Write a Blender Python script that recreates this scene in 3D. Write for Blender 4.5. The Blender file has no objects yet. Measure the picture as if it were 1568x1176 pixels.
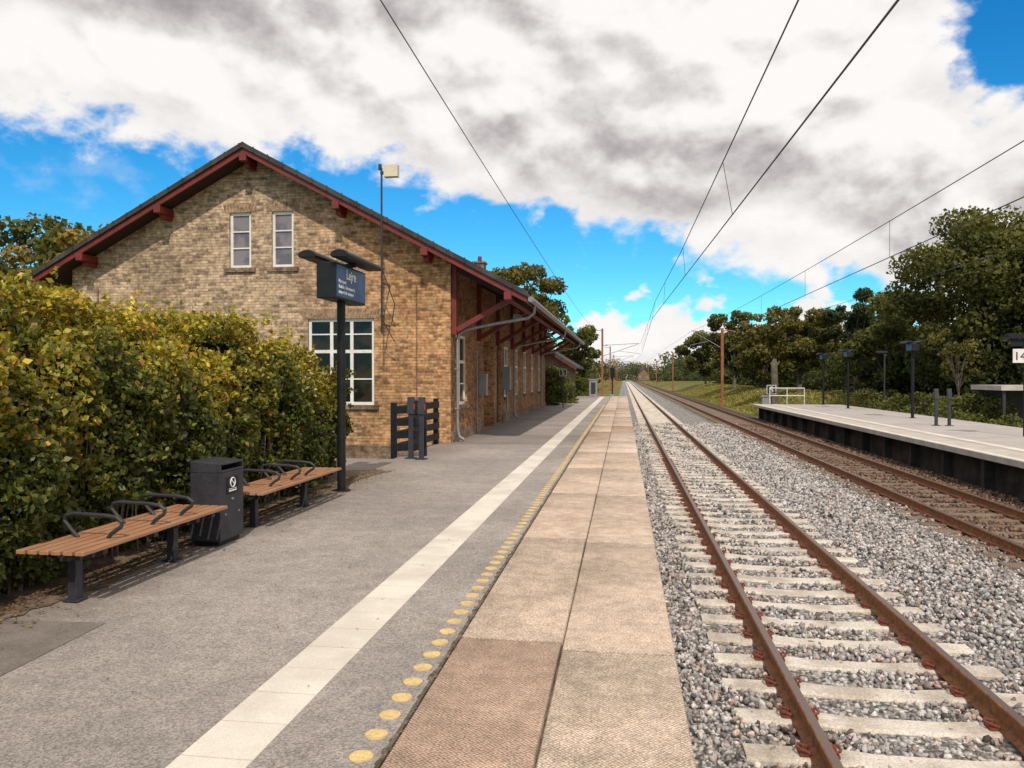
import bpy, math, random
import numpy as np
from mathutils import Matrix, Vector
R = random.Random(7)
rng = np.random.default_rng(11)
sc = bpy.context.scene
COL = sc.collection

# ------------------------------------------------------------ material helpers
def newmat(name):
    m = bpy.data.materials.new(name); m.use_nodes = True
    nt = m.node_tree; nt.nodes.clear()
    out = nt.nodes.new('ShaderNodeOutputMaterial')
    return m, nt, out
def mth(nt, op, a, b=None, c=None, clamp=False):
    n = nt.nodes.new('ShaderNodeMath'); n.operation = op; n.use_clamp = clamp
    for i, v in enumerate((a, b, c)):
        if v is None: continue
        if isinstance(v, (int, float)): n.inputs[i].default_value = v
        else: nt.links.new(v, n.inputs[i])
    return n.outputs[0]
def sstep(nt, x, a, b, lo=0.0, hi=1.0):
    n = nt.nodes.new('ShaderNodeMapRange'); n.interpolation_type = 'SMOOTHSTEP'
    nt.links.new(x, n.inputs['Value'])
    n.inputs['From Min'].default_value = a; n.inputs['From Max'].default_value = b
    n.inputs['To Min'].default_value = lo; n.inputs['To Max'].default_value = hi
    return n.outputs[0]
def noise(nt, vec, scale, detail=4, rough=0.55, dist=0.0):
    n = nt.nodes.new('ShaderNodeTexNoise')
    if vec is not None: nt.links.new(vec, n.inputs['Vector'])
    n.inputs['Scale'].default_value = scale; n.inputs['Detail'].default_value = detail
    n.inputs['Roughness'].default_value = rough; n.inputs['Distortion'].default_value = dist
    return n.outputs['Fac']
def mix(nt, fac, a, b, blend='MIX'):
    n = nt.nodes.new('ShaderNodeMix'); n.data_type = 'RGBA'; n.blend_type = blend
    for s, v in (('Factor', fac), ('A', a), ('B', b)):
        idx = {'Factor': 0, 'A': 6, 'B': 7}[s]
        if isinstance(v, (int, float)): n.inputs[idx].default_value = v
        elif isinstance(v, (tuple, list)): n.inputs[idx].default_value = (*v[:3], 1)
        else: nt.links.new(v, n.inputs[idx])
    return n.outputs[2]
def grey(nt, v):
    gv = nt.nodes.new('ShaderNodeCombineColor')
    for i in range(3): nt.links.new(v, gv.inputs[i])
    return gv.outputs[0]
def objco(nt):
    return nt.nodes.new('ShaderNodeTexCoord').outputs['Object']
def bump(nt, h, strength, dist):
    b = nt.nodes.new('ShaderNodeBump'); nt.links.new(h, b.inputs['Height'])
    b.inputs['Strength'].default_value = strength; b.inputs['Distance'].default_value = dist
    return b.outputs['Normal']
def princ(nt, out, col, rough=0.8, metal=0.0, normal=None, spec=None):
    p = nt.nodes.new('ShaderNodeBsdfPrincipled')
    if isinstance(col, (tuple, list)): p.inputs['Base Color'].default_value = (*col[:3], 1)
    else: nt.links.new(col, p.inputs['Base Color'])
    if isinstance(rough, (int, float)): p.inputs['Roughness'].default_value = rough
    else: nt.links.new(rough, p.inputs['Roughness'])
    p.inputs['Metallic'].default_value = metal
    if spec is not None: p.inputs['Specular IOR Level'].default_value = spec
    if normal is not None: nt.links.new(normal, p.inputs['Normal'])
    nt.links.new(p.outputs[0], out.inputs[0])
    return p
def pmat(name, c1, c2, scale=4, rough=0.8, metal=0, bs=0.3, bd=0.01, fine=60, grain=0.25, spec=None):
    m, nt, out = newmat(name)
    co = objco(nt)
    big = noise(nt, co, scale, 5, 0.6)
    f = noise(nt, co, fine, 3, 0.7)
    k = sstep(nt, big, 0.35, 0.65)
    c = mix(nt, k, c1, c2)
    g = sstep(nt, f, 0.3, 0.7, 1 - grain, 1 + grain)
    c = mix(nt, 1.0, c, grey(nt, g), 'MULTIPLY')
    nrm = bump(nt, f, bs, bd)
    princ(nt, out, c, rough, metal, nrm, spec)
    return m

def brick_mat(name, ca, cb, mortar, red=True):
    m, nt, out = newmat(name)
    co = objco(nt)
    s = nt.nodes.new('ShaderNodeSeparateXYZ'); nt.links.new(co, s.inputs[0])
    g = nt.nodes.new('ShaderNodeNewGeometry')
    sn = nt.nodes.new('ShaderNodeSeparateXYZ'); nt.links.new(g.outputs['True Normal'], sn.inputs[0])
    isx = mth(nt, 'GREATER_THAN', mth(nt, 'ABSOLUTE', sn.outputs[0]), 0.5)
    mr = nt.nodes.new('ShaderNodeMix'); mr.data_type = 'FLOAT'
    nt.links.new(isx, mr.inputs[0]); nt.links.new(s.outputs[0], mr.inputs[2]); nt.links.new(s.outputs[1], mr.inputs[3])
    cv = nt.nodes.new('ShaderNodeCombineXYZ'); nt.links.new(mr.outputs[0], cv.inputs[0]); nt.links.new(s.outputs[2], cv.inputs[1])
    b = nt.nodes.new('ShaderNodeTexBrick'); nt.links.new(cv.outputs[0], b.inputs['Vector'])
    b.inputs['Scale'].default_value = 1; b.inputs['Brick Width'].default_value = 0.24
    b.inputs['Row Height'].default_value = 0.080; b.inputs['Mortar Size'].default_value = 0.010
    b.inputs['Mortar Smooth'].default_value = 0.3; b.inputs['Bias'].default_value = -0.1
    b.inputs['Color1'].default_value = (*ca, 1); b.inputs['Color2'].default_value = (*cb, 1)
    b.inputs['Mortar'].default_value = (*mortar, 1)
    b2 = nt.nodes.new('ShaderNodeTexBrick'); nt.links.new(cv.outputs[0], b2.inputs['Vector'])
    for k_ in ('Scale', 'Brick Width', 'Row Height', 'Mortar Size'): b2.inputs[k_].default_value = b.inputs[k_].default_value
    b2.inputs['Color1'].default_value = (0, 0, 0, 1); b2.inputs['Color2'].default_value = (1, 1, 1, 1); b2.inputs['Mortar'].default_value = (0.5, 0.5, 0.5, 1)
    rnd = nt.nodes.new('ShaderNodeSeparateColor'); nt.links.new(b2.outputs['Color'], rnd.inputs[0])
    n1 = noise(nt, co, 0.6, 5, 0.6); n2 = noise(nt, co, 7, 4, 0.75); n4 = noise(nt, co, 1.9, 6, 0.7)
    c = b.outputs['Color']
    c = mix(nt, sstep(nt, rnd.outputs[0], 0.78, 0.88, 0, 0.6), c, (0.17, 0.11, 0.075))
    if red:
        w = mth(nt, 'MULTIPLY', sstep(nt, mth(nt, 'ADD', s.outputs[0], mth(nt, 'MULTIPLY', n1, 3.0)), -8.4, -4.4), 0.9)
        c = mix(nt, w, c, mix(nt, 1.0, c, (1.14, 0.86, 0.60), 'MULTIPLY'))
    dk = sstep(nt, n1, 0.40, 0.68, 1.10, 0.74)
    sp = sstep(nt, n2, 0.3, 0.72, 0.54, 1.38)
    d4 = sstep(nt, n4, 0.35, 0.65, 1.10, 0.80)
    v = mth(nt, 'MULTIPLY', mth(nt, 'MULTIPLY', dk, sp), d4)
    c = mix(nt, 1.0, c, grey(nt, v), 'MULTIPLY')
    n3 = noise(nt, co, 2.3, 6, 0.7)
    c = mix(nt, sstep(nt, n3, 0.58, 0.74, 0, 0.42), c, (0.43, 0.37, 0.31))
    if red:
        c = mix(nt, isx, c, mix(nt, 1.0, c, (0.64, 0.61, 0.62), 'MULTIPLY'))  # canopy shade painted into the brick colour of the X-facing side walls
    h = mth(nt, 'ADD', mth(nt, 'MULTIPLY', b.outputs['Fac'], -1.0), mth(nt, 'MULTIPLY', n2, 0.6))
    princ(nt, out, c, 0.9, 0, bump(nt, h, 0.7, 0.02), 0.2)
    return m

def attr_mat(name, attr, rough=0.6, trans=0.0, spec=0.3, bumpscale=None):
    m, nt, out = newmat(name)
    a = nt.nodes.new('ShaderNodeAttribute'); a.attribute_name = attr
    p = princ(nt, out, a.outputs['Color'], rough, 0, None, spec)
    if bumpscale:
        f = noise(nt, objco(nt), bumpscale, 4, 0.7)
        nt.links.new(bump(nt, f, 0.5, 0.01), p.inputs['Normal'])
        g = sstep(nt, f, 0.3, 0.7, 0.7, 1.3)
        nt.links.new(mix(nt, 1.0, a.outputs['Color'], grey(nt, g), 'MULTIPLY'), p.inputs['Base Color'])
    if trans > 0:
        t = nt.nodes.new('ShaderNodeBsdfTranslucent')
        nt.links.new(mix(nt, 1.0, a.outputs['Color'], (1.5, 1.5, 0.7), 'MULTIPLY'), t.inputs[0])
        ms = nt.nodes.new('ShaderNodeMixShader'); ms.inputs[0].default_value = trans
        nt.links.new(p.outputs[0], ms.inputs[1]); nt.links.new(t.outputs[0], ms.inputs[2])
        nt.links.new(ms.outputs[0], out.inputs[0])
    return m

# ------------------------------------------------------------ mesh builder
class MB:
    def __init__(s): s.v = []; s.f = []; s.m = []; s.M = None
    def add(s, vs, fs, m=0):
        b = len(s.v)
        if s.M is not None: vs = [tuple(s.M @ Vector(p)) for p in vs]
        s.v += [tuple(p) for p in vs]
        for f in fs: s.f.append(tuple(b + i for i in f)); s.m.append(m)
    def box(s, x0, x1, y0, y1, z0, z1, m=0):
        s.add([(x0,y0,z0),(x1,y0,z0),(x1,y1,z0),(x0,y1,z0),(x0,y0,z1),(x1,y0,z1),(x1,y1,z1),(x0,y1,z1)],
              [(3,2,1,0),(4,5,6,7),(0,1,5,4),(1,2,6,5),(2,3,7,6),(3,0,4,7)], m)
    def prism(s, prof, axis, a0, a1, m=0):
        n = len(prof)
        if axis == 'y': P = lambda p, a: (p[0], a, p[1])
        elif axis == 'x': P = lambda p, a: (a, p[0], p[1])
        else: P = lambda p, a: (p[0], p[1], a)
        vs = [P(p, a0) for p in prof] + [P(p, a1) for p in prof]
        fs = [tuple(range(n)), tuple(range(2*n-1, n-1, -1))] + [(i, i+n, (i+1) % n + n, (i+1) % n) for i in range(n)]
        s.add(vs, fs, m)
    def tube(s, pts, r, n=8, m=0, caps=True):
        pts = [Vector(p) for p in pts]
        rs = r if isinstance(r, (list, tuple)) else [r]*len(pts)
        vs = []; fs = []
        ref = None
        for i, p in enumerate(pts):
            d = (pts[min(i+1, len(pts)-1)] - pts[max(i-1, 0)]).normalized()
            if ref is None:
                ref = Vector((0,0,1)) if abs(d.z) < 0.9 else Vector((1,0,0))
            a = (ref - d*ref.dot(d)).normalized(); b = d.cross(a); ref = a
            for k in range(n):
                t = 2*math.pi*k/n
                vs.append(p + (a*math.cos(t) + b*math.sin(t))*rs[i])
        for i in range(len(pts)-1):
            for k in range(n):
                fs.append((i*n+k, i*n+(k+1) % n, (i+1)*n+(k+1) % n, (i+1)*n+k))
        if caps:
            fs.append(tuple(range(n-1, -1, -1))); fs.append(tuple((len(pts)-1)*n+k for k in range(n)))
        s.add(vs, fs, m)
    def beam(s, p0, p1, w, h, m=0):
        p0 = Vector(p0); p1 = Vector(p1); d = (p1-p0).normalized()
        up = Vector((0,0,1)) if abs(d.z) < 0.95 else Vector((0,1,0))
        a = d.cross(up).normalized()*w/2; b = a.normalized().cross(d).normalized()*h/2
        vs = [p0-a-b, p0+a-b, p0+a+b, p0-a+b, p1-a-b, p1+a-b, p1+a+b, p1-a+b]
        s.add(vs, [(0,1,2,3),(7,6,5,4),(0,4,5,1),(1,5,6,2),(2,6,7,3),(3,7,4,0)], m)
    def obj(s, name, mats, parent=None, smooth=False, bevel=0.0):
        me = bpy.data.meshes.new(name); me.from_pydata(s.v, [], s.f)
        for m in mats: me.materials.append(m)
        me.polygons.foreach_set('material_index', s.m)
        import bmesh
        bm = bmesh.new(); bm.from_mesh(me); bmesh.ops.recalc_face_normals(bm, faces=bm.faces); bm.to_mesh(me); bm.free()
        if smooth: me.polygons.foreach_set('use_smooth', [True]*len(me.polygons))
        o = bpy.data.objects.new(name, me); COL.objects.link(o)
        if smooth:
            try: me.set_sharp_from_angle(angle=math.radians(40))
            except Exception: pass
        if bevel > 0:
            b = o.modifiers.new('bevel', 'BEVEL'); b.width = bevel; b.segments = 2; b.limit_method = 'ANGLE'
        if parent: o.parent = parent
        return o
def empty(name, loc=(0,0,0)):
    e = bpy.data.objects.new(name, None); COL.objects.link(e); e.empty_display_size = 0.3
    return e

def np_mesh(name, V, F, col, mat, attr='pc', parent=None, smooth=False):
    me = bpy.data.meshes.new(name)
    nv = len(V); nf, k = F.shape
    me.vertices.add(nv); me.vertices.foreach_set('co', V.astype(np.float32).ravel())
    me.loops.add(nf*k); me.loops.foreach_set('vertex_index', F.astype(np.int32).ravel())
    me.polygons.add(nf); me.polygons.foreach_set('loop_start', (np.arange(nf)*k).astype(np.int32))
    if smooth: me.polygons.foreach_set('use_smooth', np.ones(nf, dtype=bool))
    me.update(calc_edges=True); me.validate()
    a = me.attributes.new(attr, 'FLOAT_COLOR', 'POINT')
    c4 = np.ones((nv, 4), np.float32); c4[:, :3] = col
    a.data.foreach_set('color', c4.ravel())
    me.materials.append(mat)
    o = bpy.data.objects.new(name, me); COL.objects.link(o)
    if parent: o.parent = parent
    return o
def unit(n):
    v = rng.normal(size=(n, 3)); return v/np.linalg.norm(v, axis=1, keepdims=True)
def leafmesh(name, C, size, col, mat, bias=None, aspect=0.6, parent=None, spread=0.9):
    n = len(C)
    nn = unit(n)*spread
    if bias is not None: nn = nn + bias
    nn /= np.linalg.norm(nn, axis=1, keepdims=True) + 1e-9
    t = np.cross(nn, unit(n)); t /= np.linalg.norm(t, axis=1, keepdims=True) + 1e-9
    b = np.cross(nn, t)
    s = size[:, None]
    V = np.empty((n, 4, 3))
    V[:, 0] = C - t*s*0.5; V[:, 2] = C + t*s*0.5
    V[:, 1] = C + b*s*aspect*0.5 + nn*s*0.12 - t*s*0.05; V[:, 3] = C - b*s*aspect*0.5 + nn*s*0.12 - t*s*0.05
    F = np.arange(n*4).reshape(n, 4)
    return np_mesh(name, V.reshape(-1, 3), F, np.repeat(col, 4, axis=0), mat, parent=parent)

# ------------------------------------------------------------ materials
M_leaf = attr_mat('leaf', 'pc', 0.45, 0.3, 0.4)
M_leaf_far = attr_mat('leaf_far', 'pc', 0.7, 0.25, 0.2)
M_stone = attr_mat('ballast_stone', 'pc', 0.85, 0, 0.2, 60)
M_bark = pmat('bark', (0.09,0.07,0.05), (0.16,0.13,0.10), 3, 0.95, bs=0.6, fine=25)
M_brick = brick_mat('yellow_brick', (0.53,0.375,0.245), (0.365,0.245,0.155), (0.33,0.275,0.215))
M_brick_d = brick_mat('dark_brick', (0.26,0.175,0.12), (0.19,0.12,0.08), (0.20,0.17,0.14), False)
M_red = pmat('red_oxide_paint', (0.17,0.017,0.010), (0.11,0.014,0.009), 3, 0.6)
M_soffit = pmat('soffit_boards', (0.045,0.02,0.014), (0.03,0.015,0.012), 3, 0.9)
M_felt = pmat('roof_felt', (0.030,0.028,0.028), (0.06,0.056,0.052), 2, 0.9, bs=0.5, fine=30)
M_white = pmat('white_paint', (0.72,0.70,0.67), (0.62,0.60,0.57), 4, 0.5, bs=0.05)
M_black = pmat('black_powder_coat', (0.008,0.009,0.011), (0.013,0.014,0.016), 6, 0.5, bs=0.05, spec=0.25)
M_dgrey = pmat('dark_grey_steel', (0.026,0.027,0.036), (0.038,0.039,0.048), 5, 0.5, bs=0.05, spec=0.35)
M_galv = pmat('galvanised_zinc', (0.20,0.21,0.22), (0.28,0.28,0.28), 5, 0.5, metal=0.4, bs=0.05)
M_rustmast = pmat('rusty_mast_steel', (0.22,0.075,0.035), (0.30,0.11,0.05), 3, 0.85)
M_conc = pmat('concrete', (0.48,0.44,0.39), (0.38,0.34,0.30), 2, 0.9, bs=0.4, fine=50)
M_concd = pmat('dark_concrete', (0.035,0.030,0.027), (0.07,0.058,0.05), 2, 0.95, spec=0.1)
M_sleeper = pmat('sleeper_concrete', (0.57,0.52,0.455), (0.38,0.33,0.275), 2.5, 0.9, bs=0.4, fine=45, grain=0.22)
M_sleeper2 = pmat('sleeper_aged', (0.12,0.085,0.06), (0.18,0.13,0.095), 2.5, 0.95)
M_clip = pmat('rusty_clip', (0.20,0.05,0.03), (0.11,0.035,0.025), 30, 0.8)
M_tile = pmat('white_tile', (0.67,0.62,0.55), (0.54,0.49,0.43), 1.3, 0.75, bs=0.15, fine=120, grain=0.12)
M_yel = pmat('yellow_dot', (0.62,0.45,0.19), (0.46,0.34,0.17), 9, 0.75, grain=0.18)
M_dirt = pmat('dirt_litter', (0.10,0.065,0.045), (0.20,0.14,0.10), 5, 0.95, bs=0.7, fine=70, grain=0.5)
M_patch = pmat('dark_asphalt_patch', (0.15,0.125,0.11), (0.20,0.17,0.15), 3, 0.95, bs=0.5, fine=120, grain=0.35)
M_moss = pmat('moss_joint', (0.05,0.045,0.02), (0.16,0.12,0.09), 8, 0.95, grain=0.4)
M_ceram = pmat('grey_cabinet', (0.20,0.21,0.22), (0.26,0.26,0.27), 3, 0.6)
M_orange = pmat('red_plastic', (0.5,0.05,0.03), (0.42,0.04,0.03), 3, 0.5)

def glass_mat(name, c1, c2, sc_, rough=0.06, spec=0.5):
    m, nt, out = newmat(name)
    n = noise(nt, objco(nt), sc_, 3, 0.6)
    princ(nt, out, mix(nt, sstep(nt, n, 0.45, 0.6), c1, c2), rough, 0, bump(nt, noise(nt, objco(nt), 2.0, 2), 0.08, 0.02), spec)
    return m
M_glass = glass_mat('window_glass', (0.006,0.006,0.007), (0.03,0.02,0.015), 1.2, 0.06, 0.22)
M_glass2 = glass_mat('window_glass_curtained', (0.22,0.18,0.185), (0.13,0.11,0.115), 1.5, 0.08, 0.4)
M_screen = glass_mat('display_screen', (0.020,0.065,0.17), (0.035,0.10,0.23), 2, 0.35, 0.25)
M_text, nt_, out_ = newmat('display_text'); princ(nt_, out_, (0.8,0.82,0.84), 0.5)

def asphalt():
    m, nt, out = newmat('platform_asphalt'); co = objco(nt)
    v = nt.nodes.new('ShaderNodeTexVoronoi'); nt.links.new(co, v.inputs['Vector']); v.inputs['Scale'].default_value = 85
    n1 = noise(nt, co, 0.45, 6, 0.62); n2 = noise(nt, co, 5, 5, 0.65); n3 = noise(nt, co, 130, 3, 0.75)
    s = nt.nodes.new('ShaderNodeSeparateColor'); nt.links.new(v.outputs['Color'], s.inputs[0])
    k = mth(nt, 'ADD', mth(nt, 'MULTIPLY', s.outputs[0], 0.62), 0.66)
    k = mth(nt, 'MULTIPLY', k, sstep(nt, n1, 0.35, 0.68, 0.84, 1.12))
    k = mth(nt, 'MULTIPLY', k, sstep(nt, n2, 0.28, 0.72, 0.86, 1.10))
    k = mth(nt, 'MULTIPLY', k, sstep(nt, n3, 0.3, 0.7, 0.72, 1.28))
    c = mix(nt, 1.0, (0.322,0.285,0.262), grey(nt, k), 'MULTIPLY')
    spots = noise(nt, co, 14, 2, 0.5)
    c = mix(nt, sstep(nt, spots, 0.73, 0.79, 0, 0.6), c, (0.14,0.11,0.09))
    sx = nt.nodes.new('ShaderNodeSeparateXYZ'); nt.links.new(co, sx.inputs[0])
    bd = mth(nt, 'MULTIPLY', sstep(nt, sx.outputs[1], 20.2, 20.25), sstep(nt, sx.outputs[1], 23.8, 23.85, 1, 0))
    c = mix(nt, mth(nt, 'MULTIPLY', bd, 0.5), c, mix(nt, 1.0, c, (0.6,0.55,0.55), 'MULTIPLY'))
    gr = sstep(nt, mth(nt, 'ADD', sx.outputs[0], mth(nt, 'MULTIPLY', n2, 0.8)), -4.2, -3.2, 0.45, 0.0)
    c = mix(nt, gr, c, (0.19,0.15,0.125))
    h = mth(nt, 'ADD', v.outputs['Distance'], mth(nt, 'MULTIPLY', n3, 0.5))
    princ(nt, out, c, 0.9, 0, bump(nt, h, 0.6, 0.008), 0.25)
    return m
M_asph = asphalt()
def slabmat():
    m, nt, out = newmat('edge_slab_concrete'); co = objco(nt)
    a = nt.nodes.new('ShaderNodeAttribute'); a.attribute_name = 'pc'
    mp = nt.nodes.new('ShaderNodeMapping'); nt.links.new(co, mp.inputs[0]); mp.inputs['Rotation'].default_value = (0, 0, math.radians(45))
    ck = nt.nodes.new('ShaderNodeTexVoronoi'); nt.links.new(mp.outputs[0], ck.inputs['Vector']); ck.inputs['Scale'].default_value = 55
    ck.inputs['Randomness'].default_value = 0.3; ck.feature = 'F1'
    n1 = noise(nt, co, 1.2, 6, 0.65); n2 = noise(nt, co, 95, 3, 0.75); n3 = noise(nt, co, 7, 5, 0.7)
    k = mth(nt, 'MULTIPLY', sstep(nt, n1, 0.3, 0.7, 0.80, 1.14), sstep(nt, n2, 0.3, 0.7, 0.68, 1.32))
    k = mth(nt, 'MULTIPLY', k, sstep(nt, n3, 0.3, 0.7, 0.80, 1.13))
    k = mth(nt, 'MULTIPLY', k, sstep(nt, ck.outputs['Distance'], 0.2, 0.72, 1.18, 0.52))
    c = mix(nt, 1.0, a.outputs['Color'], grey(nt, k), 'MULTIPLY')
    c = mix(nt, sstep(nt, noise(nt, co, 38, 2), 0.68, 0.74, 0, 0.75), c, (0.68,0.61,0.54))
    c = mix(nt, sstep(nt, noise(nt, co, 26, 3), 0.70, 0.78, 0, 0.5), c, (0.16,0.11,0.085))
    h = mth(nt, 'SUBTRACT', mth(nt, 'MULTIPLY', n2, 0.5), ck.outputs['Distance'])
    princ(nt, out, c, 0.88, 0, bump(nt, h, 0.8, 0.008), 0.25)
    return m
M_slab = slabmat()
def ballastmat():
    m, nt, out = newmat('ballast_bed'); co = objco(nt)
    s = nt.nodes.new('ShaderNodeSeparateXYZ'); nt.links.new(co, s.inputs[0])
    v = nt.nodes.new('ShaderNodeTexVoronoi'); nt.links.new(co, v.inputs['Vector']); v.inputs['Scale'].default_value = 17
    sp = nt.nodes.new('ShaderNodeSeparateColor'); nt.links.new(v.outputs['Color'], sp.inputs[0])
    k = mth(nt, 'MULTIPLY', sstep(nt, sp.outputs[0], 0, 1, 0.55, 1.35), sstep(nt, v.outputs['Distance'], 0.2, 0.75, 1.1, 0.25))
    br = sstep(nt, mth(nt, 'ADD', s.outputs[0], mth(nt, 'MULTIPLY', noise(nt, co, 1.0, 3), 1.0)), 5.2, 6.3)
    c = mix(nt, br, (0.42,0.395,0.375), (0.15,0.10,0.07))
    c = mix(nt, 1.0, c, grey(nt, k), 'MULTIPLY')
    princ(nt, out, c, 0.9, 0, bump(nt, mth(nt, 'MULTIPLY', v.outputs['Distance'], -1.0), 1.0, 0.04), 0.2)
    return m
M_ballast = ballastmat()
def railmat():
    m, nt, out = newmat('rail_steel'); co = objco(nt)
    g = nt.nodes.new('ShaderNodeNewGeometry'); s = nt.nodes.new('ShaderNodeSeparateXYZ'); nt.links.new(g.outputs['True Normal'], s.inputs[0])
    top = mth(nt, 'GREATER_THAN', s.outputs[2], 0.95)
    pz = nt.nodes.new('ShaderNodeSeparateXYZ'); nt.links.new(co, pz.inputs[0])
    top = mth(nt, 'MULTIPLY', top, mth(nt, 'GREATER_THAN', pz.outputs[2], -0.75))
    n = noise(nt, co, 14, 5, 0.7)
    rust = mix(nt, sstep(nt, n, 0.35, 0.65), (0.30,0.125,0.042), (0.15,0.065,0.03))
    c = mix(nt, top, rust, (0.20,0.14,0.115))
    p = princ(nt, out, c, 0.7, 0, bump(nt, n, 0.2, 0.004))
    nt.links.new(mth(nt, 'MULTIPLY', top, 0.75), p.inputs['Metallic'])
    nt.links.new(mth(nt, 'SUBTRACT', 0.8, mth(nt, 'MULTIPLY', top, 0.42)), p.inputs['Roughness'])
    return m
M_rail = railmat()
def grassmat():
    m, nt, out = newmat('grass_ground'); co = objco(nt)
    n1 = noise(nt, co, 0.08, 6, 0.65); n2 = noise(nt, co, 2.5, 6, 0.75)
    c = mix(nt, sstep(nt, n1, 0.38, 0.62), (0.12,0.13,0.035), (0.27,0.22,0.075))
    c = mix(nt, sstep(nt, n2, 0.35, 0.7), c, (0.08,0.09,0.026))
    princ(nt, out, c, 0.95, 0, bump(nt, n2, 0.8, 0.2), 0.1)
    return m
M_grass = grassmat()
def woodmat():
    m, nt, out = newmat('oiled_hardwood'); co = objco(nt)
    mp = nt.nodes.new('ShaderNodeMapping'); nt.links.new(co, mp.inputs[0]); mp.inputs['Scale'].default_value = (14, 1.2, 14)
    n = noise(nt, mp.outputs[0], 3, 6, 0.6, 0.5); n2 = noise(nt, co, 2.2, 3)
    sx = nt.nodes.new('ShaderNodeSeparateXYZ'); nt.links.new(co, sx.inputs[0])
    wn = nt.nodes.new('ShaderNodeTexWhiteNoise'); wn.noise_dimensions = '1D'
    nt.links.new(mth(nt, 'FLOOR', mth(nt, 'MULTIPLY', sx.outputs[0], 10.0)), wn.inputs['W'])
    c = mix(nt, sstep(nt, n, 0.3, 0.7), (0.28,0.115,0.05), (0.50,0.25,0.12))
    c = mix(nt, mth(nt, 'MULTIPLY', wn.outputs['Value'], 0.5), c, (0.30,0.17,0.11))
    c = mix(nt, sstep(nt, n2, 0.4, 0.75, 0, 0.45), c, (0.34,0.23,0.16))
    princ(nt, out, c, 0.55, 0, bump(nt, n, 0.25, 0.003), 0.35)
    return m
M_wood = woodmat()

# ------------------------------------------------------------ camera
TH = math.radians(8.26)
cam = bpy.data.cameras.new('camera'); cam.lens = 27.05; cam.sensor_width = 36; cam.clip_end = 4000; cam.clip_start = 0.05
co_ = bpy.data.objects.new('camera', cam); COL.objects.link(co_)
co_.location = (0, 0, 1.8); co_.rotation_euler = (math.radians(90-0.535), 0, TH)
sc.camera = co_

# ------------------------------------------------------------ world
w = bpy.data.worlds.new('World'); sc.world = w; w.use_nodes = True
nt = w.node_tree; nt.nodes.clear()
SUN_EL, SUN_AZ = math.radians(48), math.radians(166)
wo = nt.nodes.new('ShaderNodeOutputWorld'); bg = nt.nodes.new('ShaderNodeBackground'); bg.inputs[1].default_value = 0.1
nt.links.new(bg.outputs[0], wo.inputs[0])
sky = nt.nodes.new('ShaderNodeTexSky'); sky.sky_type = 'NISHITA'; sky.sun_disc = False
sky.sun_elevation = SUN_EL; sky.sun_rotation = SUN_AZ; sky.air_density = 1.0; sky.dust_density = 0.3; sky.ozone_density = 3
hs = nt.nodes.new('ShaderNodeHueSaturation'); nt.links.new(sky.outputs[0], hs.inputs['Color'])
hs.inputs['Saturation'].default_value = 1.4; hs.inputs['Value'].default_value = 1.3
skyc = mix(nt, 1.0, hs.outputs[0], (0.50, 1.12, 1.18), 'MULTIPLY')
tc = nt.nodes.new('ShaderNodeTexCoord').outputs['Generated']
s3 = nt.nodes.new('ShaderNodeSeparateXYZ'); nt.links.new(tc, s3.inputs[0])
X, Y, Z = s3.outputs
az = mth(nt, 'MULTIPLY', mth(nt, 'ARCTAN2', X, Y), 57.2958)
el = mth(nt, 'MULTIPLY', mth(nt, 'ARCSINE', Z), 57.2958)
def dirvec(dz, dx=0.0, zs=1.45):
    cd = nt.nodes.new('ShaderNodeCombineXYZ')
    nt.links.new(mth(nt, 'ADD', X, dx), cd.inputs[0]); nt.links.new(Y, cd.inputs[1])
    nt.links.new(mth(nt, 'MULTIPLY', mth(nt, 'ADD', Z, dz), zs), cd.inputs[2])
    return cd.outputs[0]
D = dirvec(0.0); D2 = dirvec(0.034, 0.010); D3 = dirvec(0.016, 0.005)
nB = noise(nt, D, 6.0, 10, 0.52, 0.1); nBu = noise(nt, D2, 6.0, 10, 0.52, 0.1)
nC = noise(nt, D, 12, 9, 0.52, 0.1); nCu = noise(nt, D3, 12, 9, 0.52, 0.1)
nD = noise(nt, D, 3.2, 7, 0.5, 0.2)
nE = noise(nt, D, 24, 7, 0.6, 0.1)
B = mth(nt, 'SUBTRACT', mth(nt, 'SUBTRACT', 14.3, sstep(nt, az, -18, 6, 0, 6.0)), sstep(nt, az, 6, 24, 0, 7))
def blob(a0, e0, ra, re_):
    da = mth(nt, 'DIVIDE', mth(nt, 'SUBTRACT', az, a0), ra); de = mth(nt, 'DIVIDE', mth(nt, 'SUBTRACT', el, e0), re_)
    d2 = mth(nt, 'ADD', mth(nt, 'MULTIPLY', da, da), mth(nt, 'MULTIPLY', de, de))
    return mth(nt, 'EXPONENT', mth(nt, 'MULTIPLY', d2, -1.0))
cov = mth(nt, 'MINIMUM', mth(nt, 'DIVIDE', mth(nt, 'SUBTRACT', el, B), 2.0), 3.2)
cov = mth(nt, 'SUBTRACT', cov, mth(nt, 'MULTIPLY', blob(28.5, 21.0, 8.0, 5.0), 5.6))
cov = mth(nt, 'ADD', cov, mth(nt, 'MULTIPLY', mth(nt, 'SUBTRACT', nB, 0.5), 7.0))
cov = mth(nt, 'ADD', cov, mth(nt, 'MULTIPLY', mth(nt, 'SUBTRACT', nE, 0.5), 3.2))
m1 = sstep(nt, cov, -0.35, 1.0)
c2 = mth(nt, 'ADD', mth(nt, 'DIVIDE', mth(nt, 'SUBTRACT', 5.8, el), 1.7), mth(nt, 'MULTIPLY', mth(nt, 'SUBTRACT', nC, 0.5), 11.0))
c2 = mth(nt, 'SUBTRACT', c2, sstep(nt, az, -9, -2, 6.0, 0.0))
m2 = sstep(nt, c2, 0.0, 0.8)
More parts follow.
